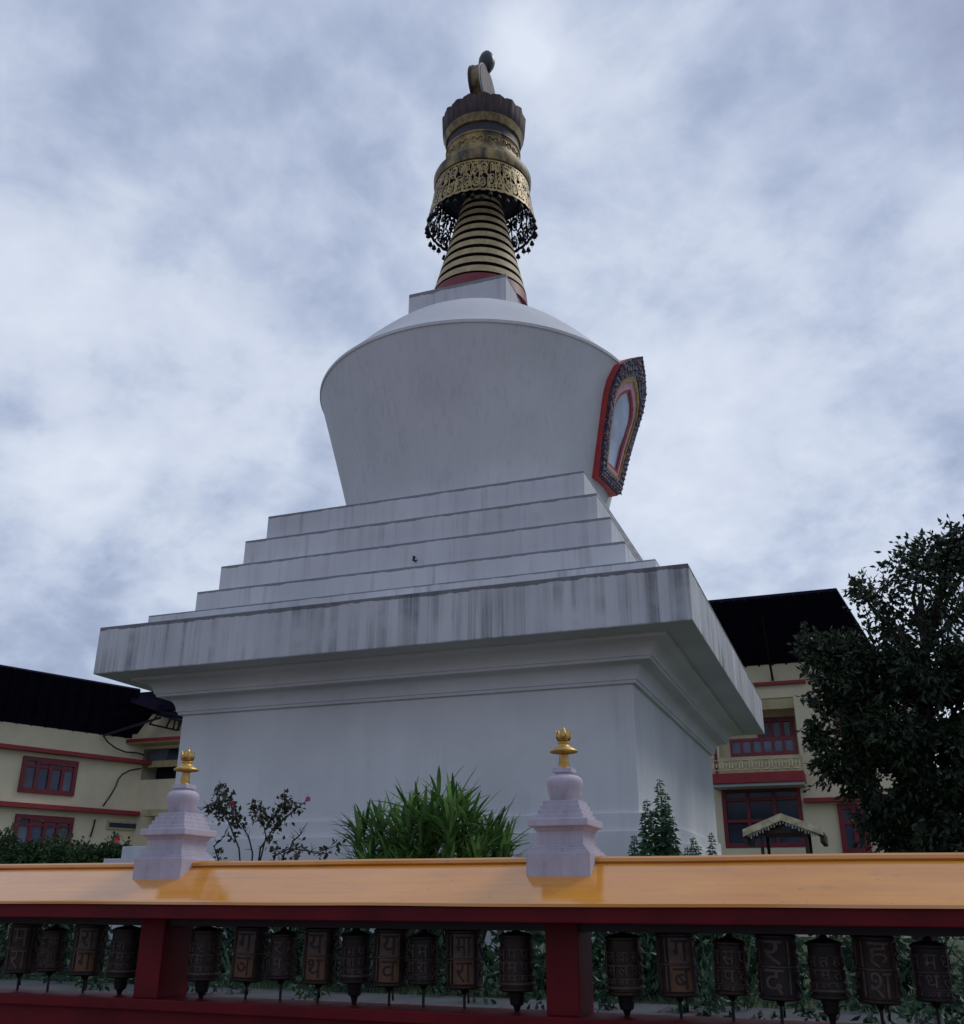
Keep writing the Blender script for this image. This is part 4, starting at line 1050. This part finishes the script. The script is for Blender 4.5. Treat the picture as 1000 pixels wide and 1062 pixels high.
cmb = N.new('ShaderNodeCombineXYZ'); Lk.new(cx_, cmb.inputs[0]); Lk.new(cy_, cmb.inputs[1]); cmb.inputs[2].default_value = 2.7
def fbm(scale, detail, rough, dist, off=(0, 0, 0), st=(1, 1, 1)):
    mp = N.new('ShaderNodeMapping'); mp.inputs['Location'].default_value = off; mp.inputs['Scale'].default_value = st; mp.inputs['Rotation'].default_value = (0, 0, R(35)); Lk.new(cmb.outputs[0], mp.inputs['Vector'])
    n = N.new('ShaderNodeTexNoise'); n.inputs['Scale'].default_value = scale; n.inputs['Detail'].default_value = detail; n.inputs['Roughness'].default_value = rough; n.inputs['Distortion'].default_value = dist
    Lk.new(mp.outputs[0], n.inputs['Vector']); return n.outputs['Fac']
n1 = fbm(2.2, 9, .58, .25, (3.1, 1.7, 0), (1, 1.15, 1)); n2 = fbm(6., 9, .62, .3, (7.3, 2.2, 0)); n3 = fbm(18., 6, .6, .3, (1.3, 9.2, 0)); n4 = fbm(4.2, 5, .5, .15, (5.7, 4.4, 0))
puff = math_('ABSOLUTE', math_('SUBTRACT', math_('MULTIPLY', n4, 2.), 1.))
v = math_('ADD', math_('ADD', math_('MULTIPLY', n1, .62), math_('MULTIPLY', n2, .36)), math_('MULTIPLY', math_('SUBTRACT', n3, .5), .14))
v = math_('ADD', v, math_('MULTIPLY', math_('SUBTRACT', .17, puff), .42))
# brighter and thinner places in the cloud deck (world directions)
for px, py, sig, amp in ((537, 45, .030, .26), (552, 62, .018, .2), (480, 50, .08, .03), (60, 170, .16, .20), (170, 385, .15, .17), (60, 560, .18, .14), (640, 110, .13, .16), (850, 430, .22, .14), (760, 520, .2, .10), (960, 300, .2, .06),
                         (60, 40, .17, -.13), (930, 80, .25, -.09), (110, 290, .10, -.11), (250, 300, .12, -.07), (760, 270, .2, -.05), (20, 660, .08, -.10), (330, 180, .13, .04), (300, 30, .1, -.04)):
    d = ray(px, py).normalized()
    dp = N.new('ShaderNodeVectorMath'); dp.operation = 'DOT_PRODUCT'; Lk.new(nrm.outputs[0], dp.inputs[0]); dp.inputs[1].default_value = d
    e = math_('MULTIPLY', math_('SUBTRACT', dp.outputs['Value'], 1.), 1/(sig*sig))
    g = math_('MULTIPLY', math_('POWER', 2.718, e), amp)
    v = math_('ADD', v, math_('MULTIPLY', g, math_('ADD', math_('MULTIPLY', n2, 1.4), .3)))
rp = N.new('ShaderNodeValToRGB'); e = rp.color_ramp.elements
stops = [(.36, (.270, .320, .460)), (.48, (.345, .405, .555)), (.58, (.440, .505, .650)), (.70, (.560, .622, .745)), (.92, (.68, .74, .835))]
while len(e) < len(stops): e.new(.5)
for q, (p_, c_) in zip(e, stops): q.position = p_; q.color = (*c_, 1)
Lk.new(v, rp.inputs[0])
sc_ = N.new('ShaderNodeVectorMath'); sc_.operation = 'SCALE'; sc_.inputs['Scale'].default_value = 1/STR; Lk.new(rp.outputs[0], sc_.inputs[0])
mx = N.new('ShaderNodeMix'); mx.data_type = 'RGBA'; mx.inputs[0].default_value = .93
Lk.new(sky.outputs[0], mx.inputs[6]); Lk.new(sc_.outputs[0], mx.inputs[7])
Lk.new(mx.outputs[2], bg.inputs['Color'])
sun = bpy.data.lights.new('sun', 'SUN'); sun.energy = 1.1; sun.angle = R(16); sun.color = (1., .96, .90)
so = bpy.data.objects.new('sun', sun); col.objects.link(so); so.rotation_euler = SUN_DIR.to_track_quat('Z', 'Y').to_euler()

vs_ = scene.view_settings
scene.display_settings.display_device = 'sRGB'; vs_.view_transform = 'Standard'; vs_.look = 'None'; vs_.exposure = .17; vs_.gamma = 1.; vs_.use_curve_mapping = False
scene.cycles.max_bounces = 6
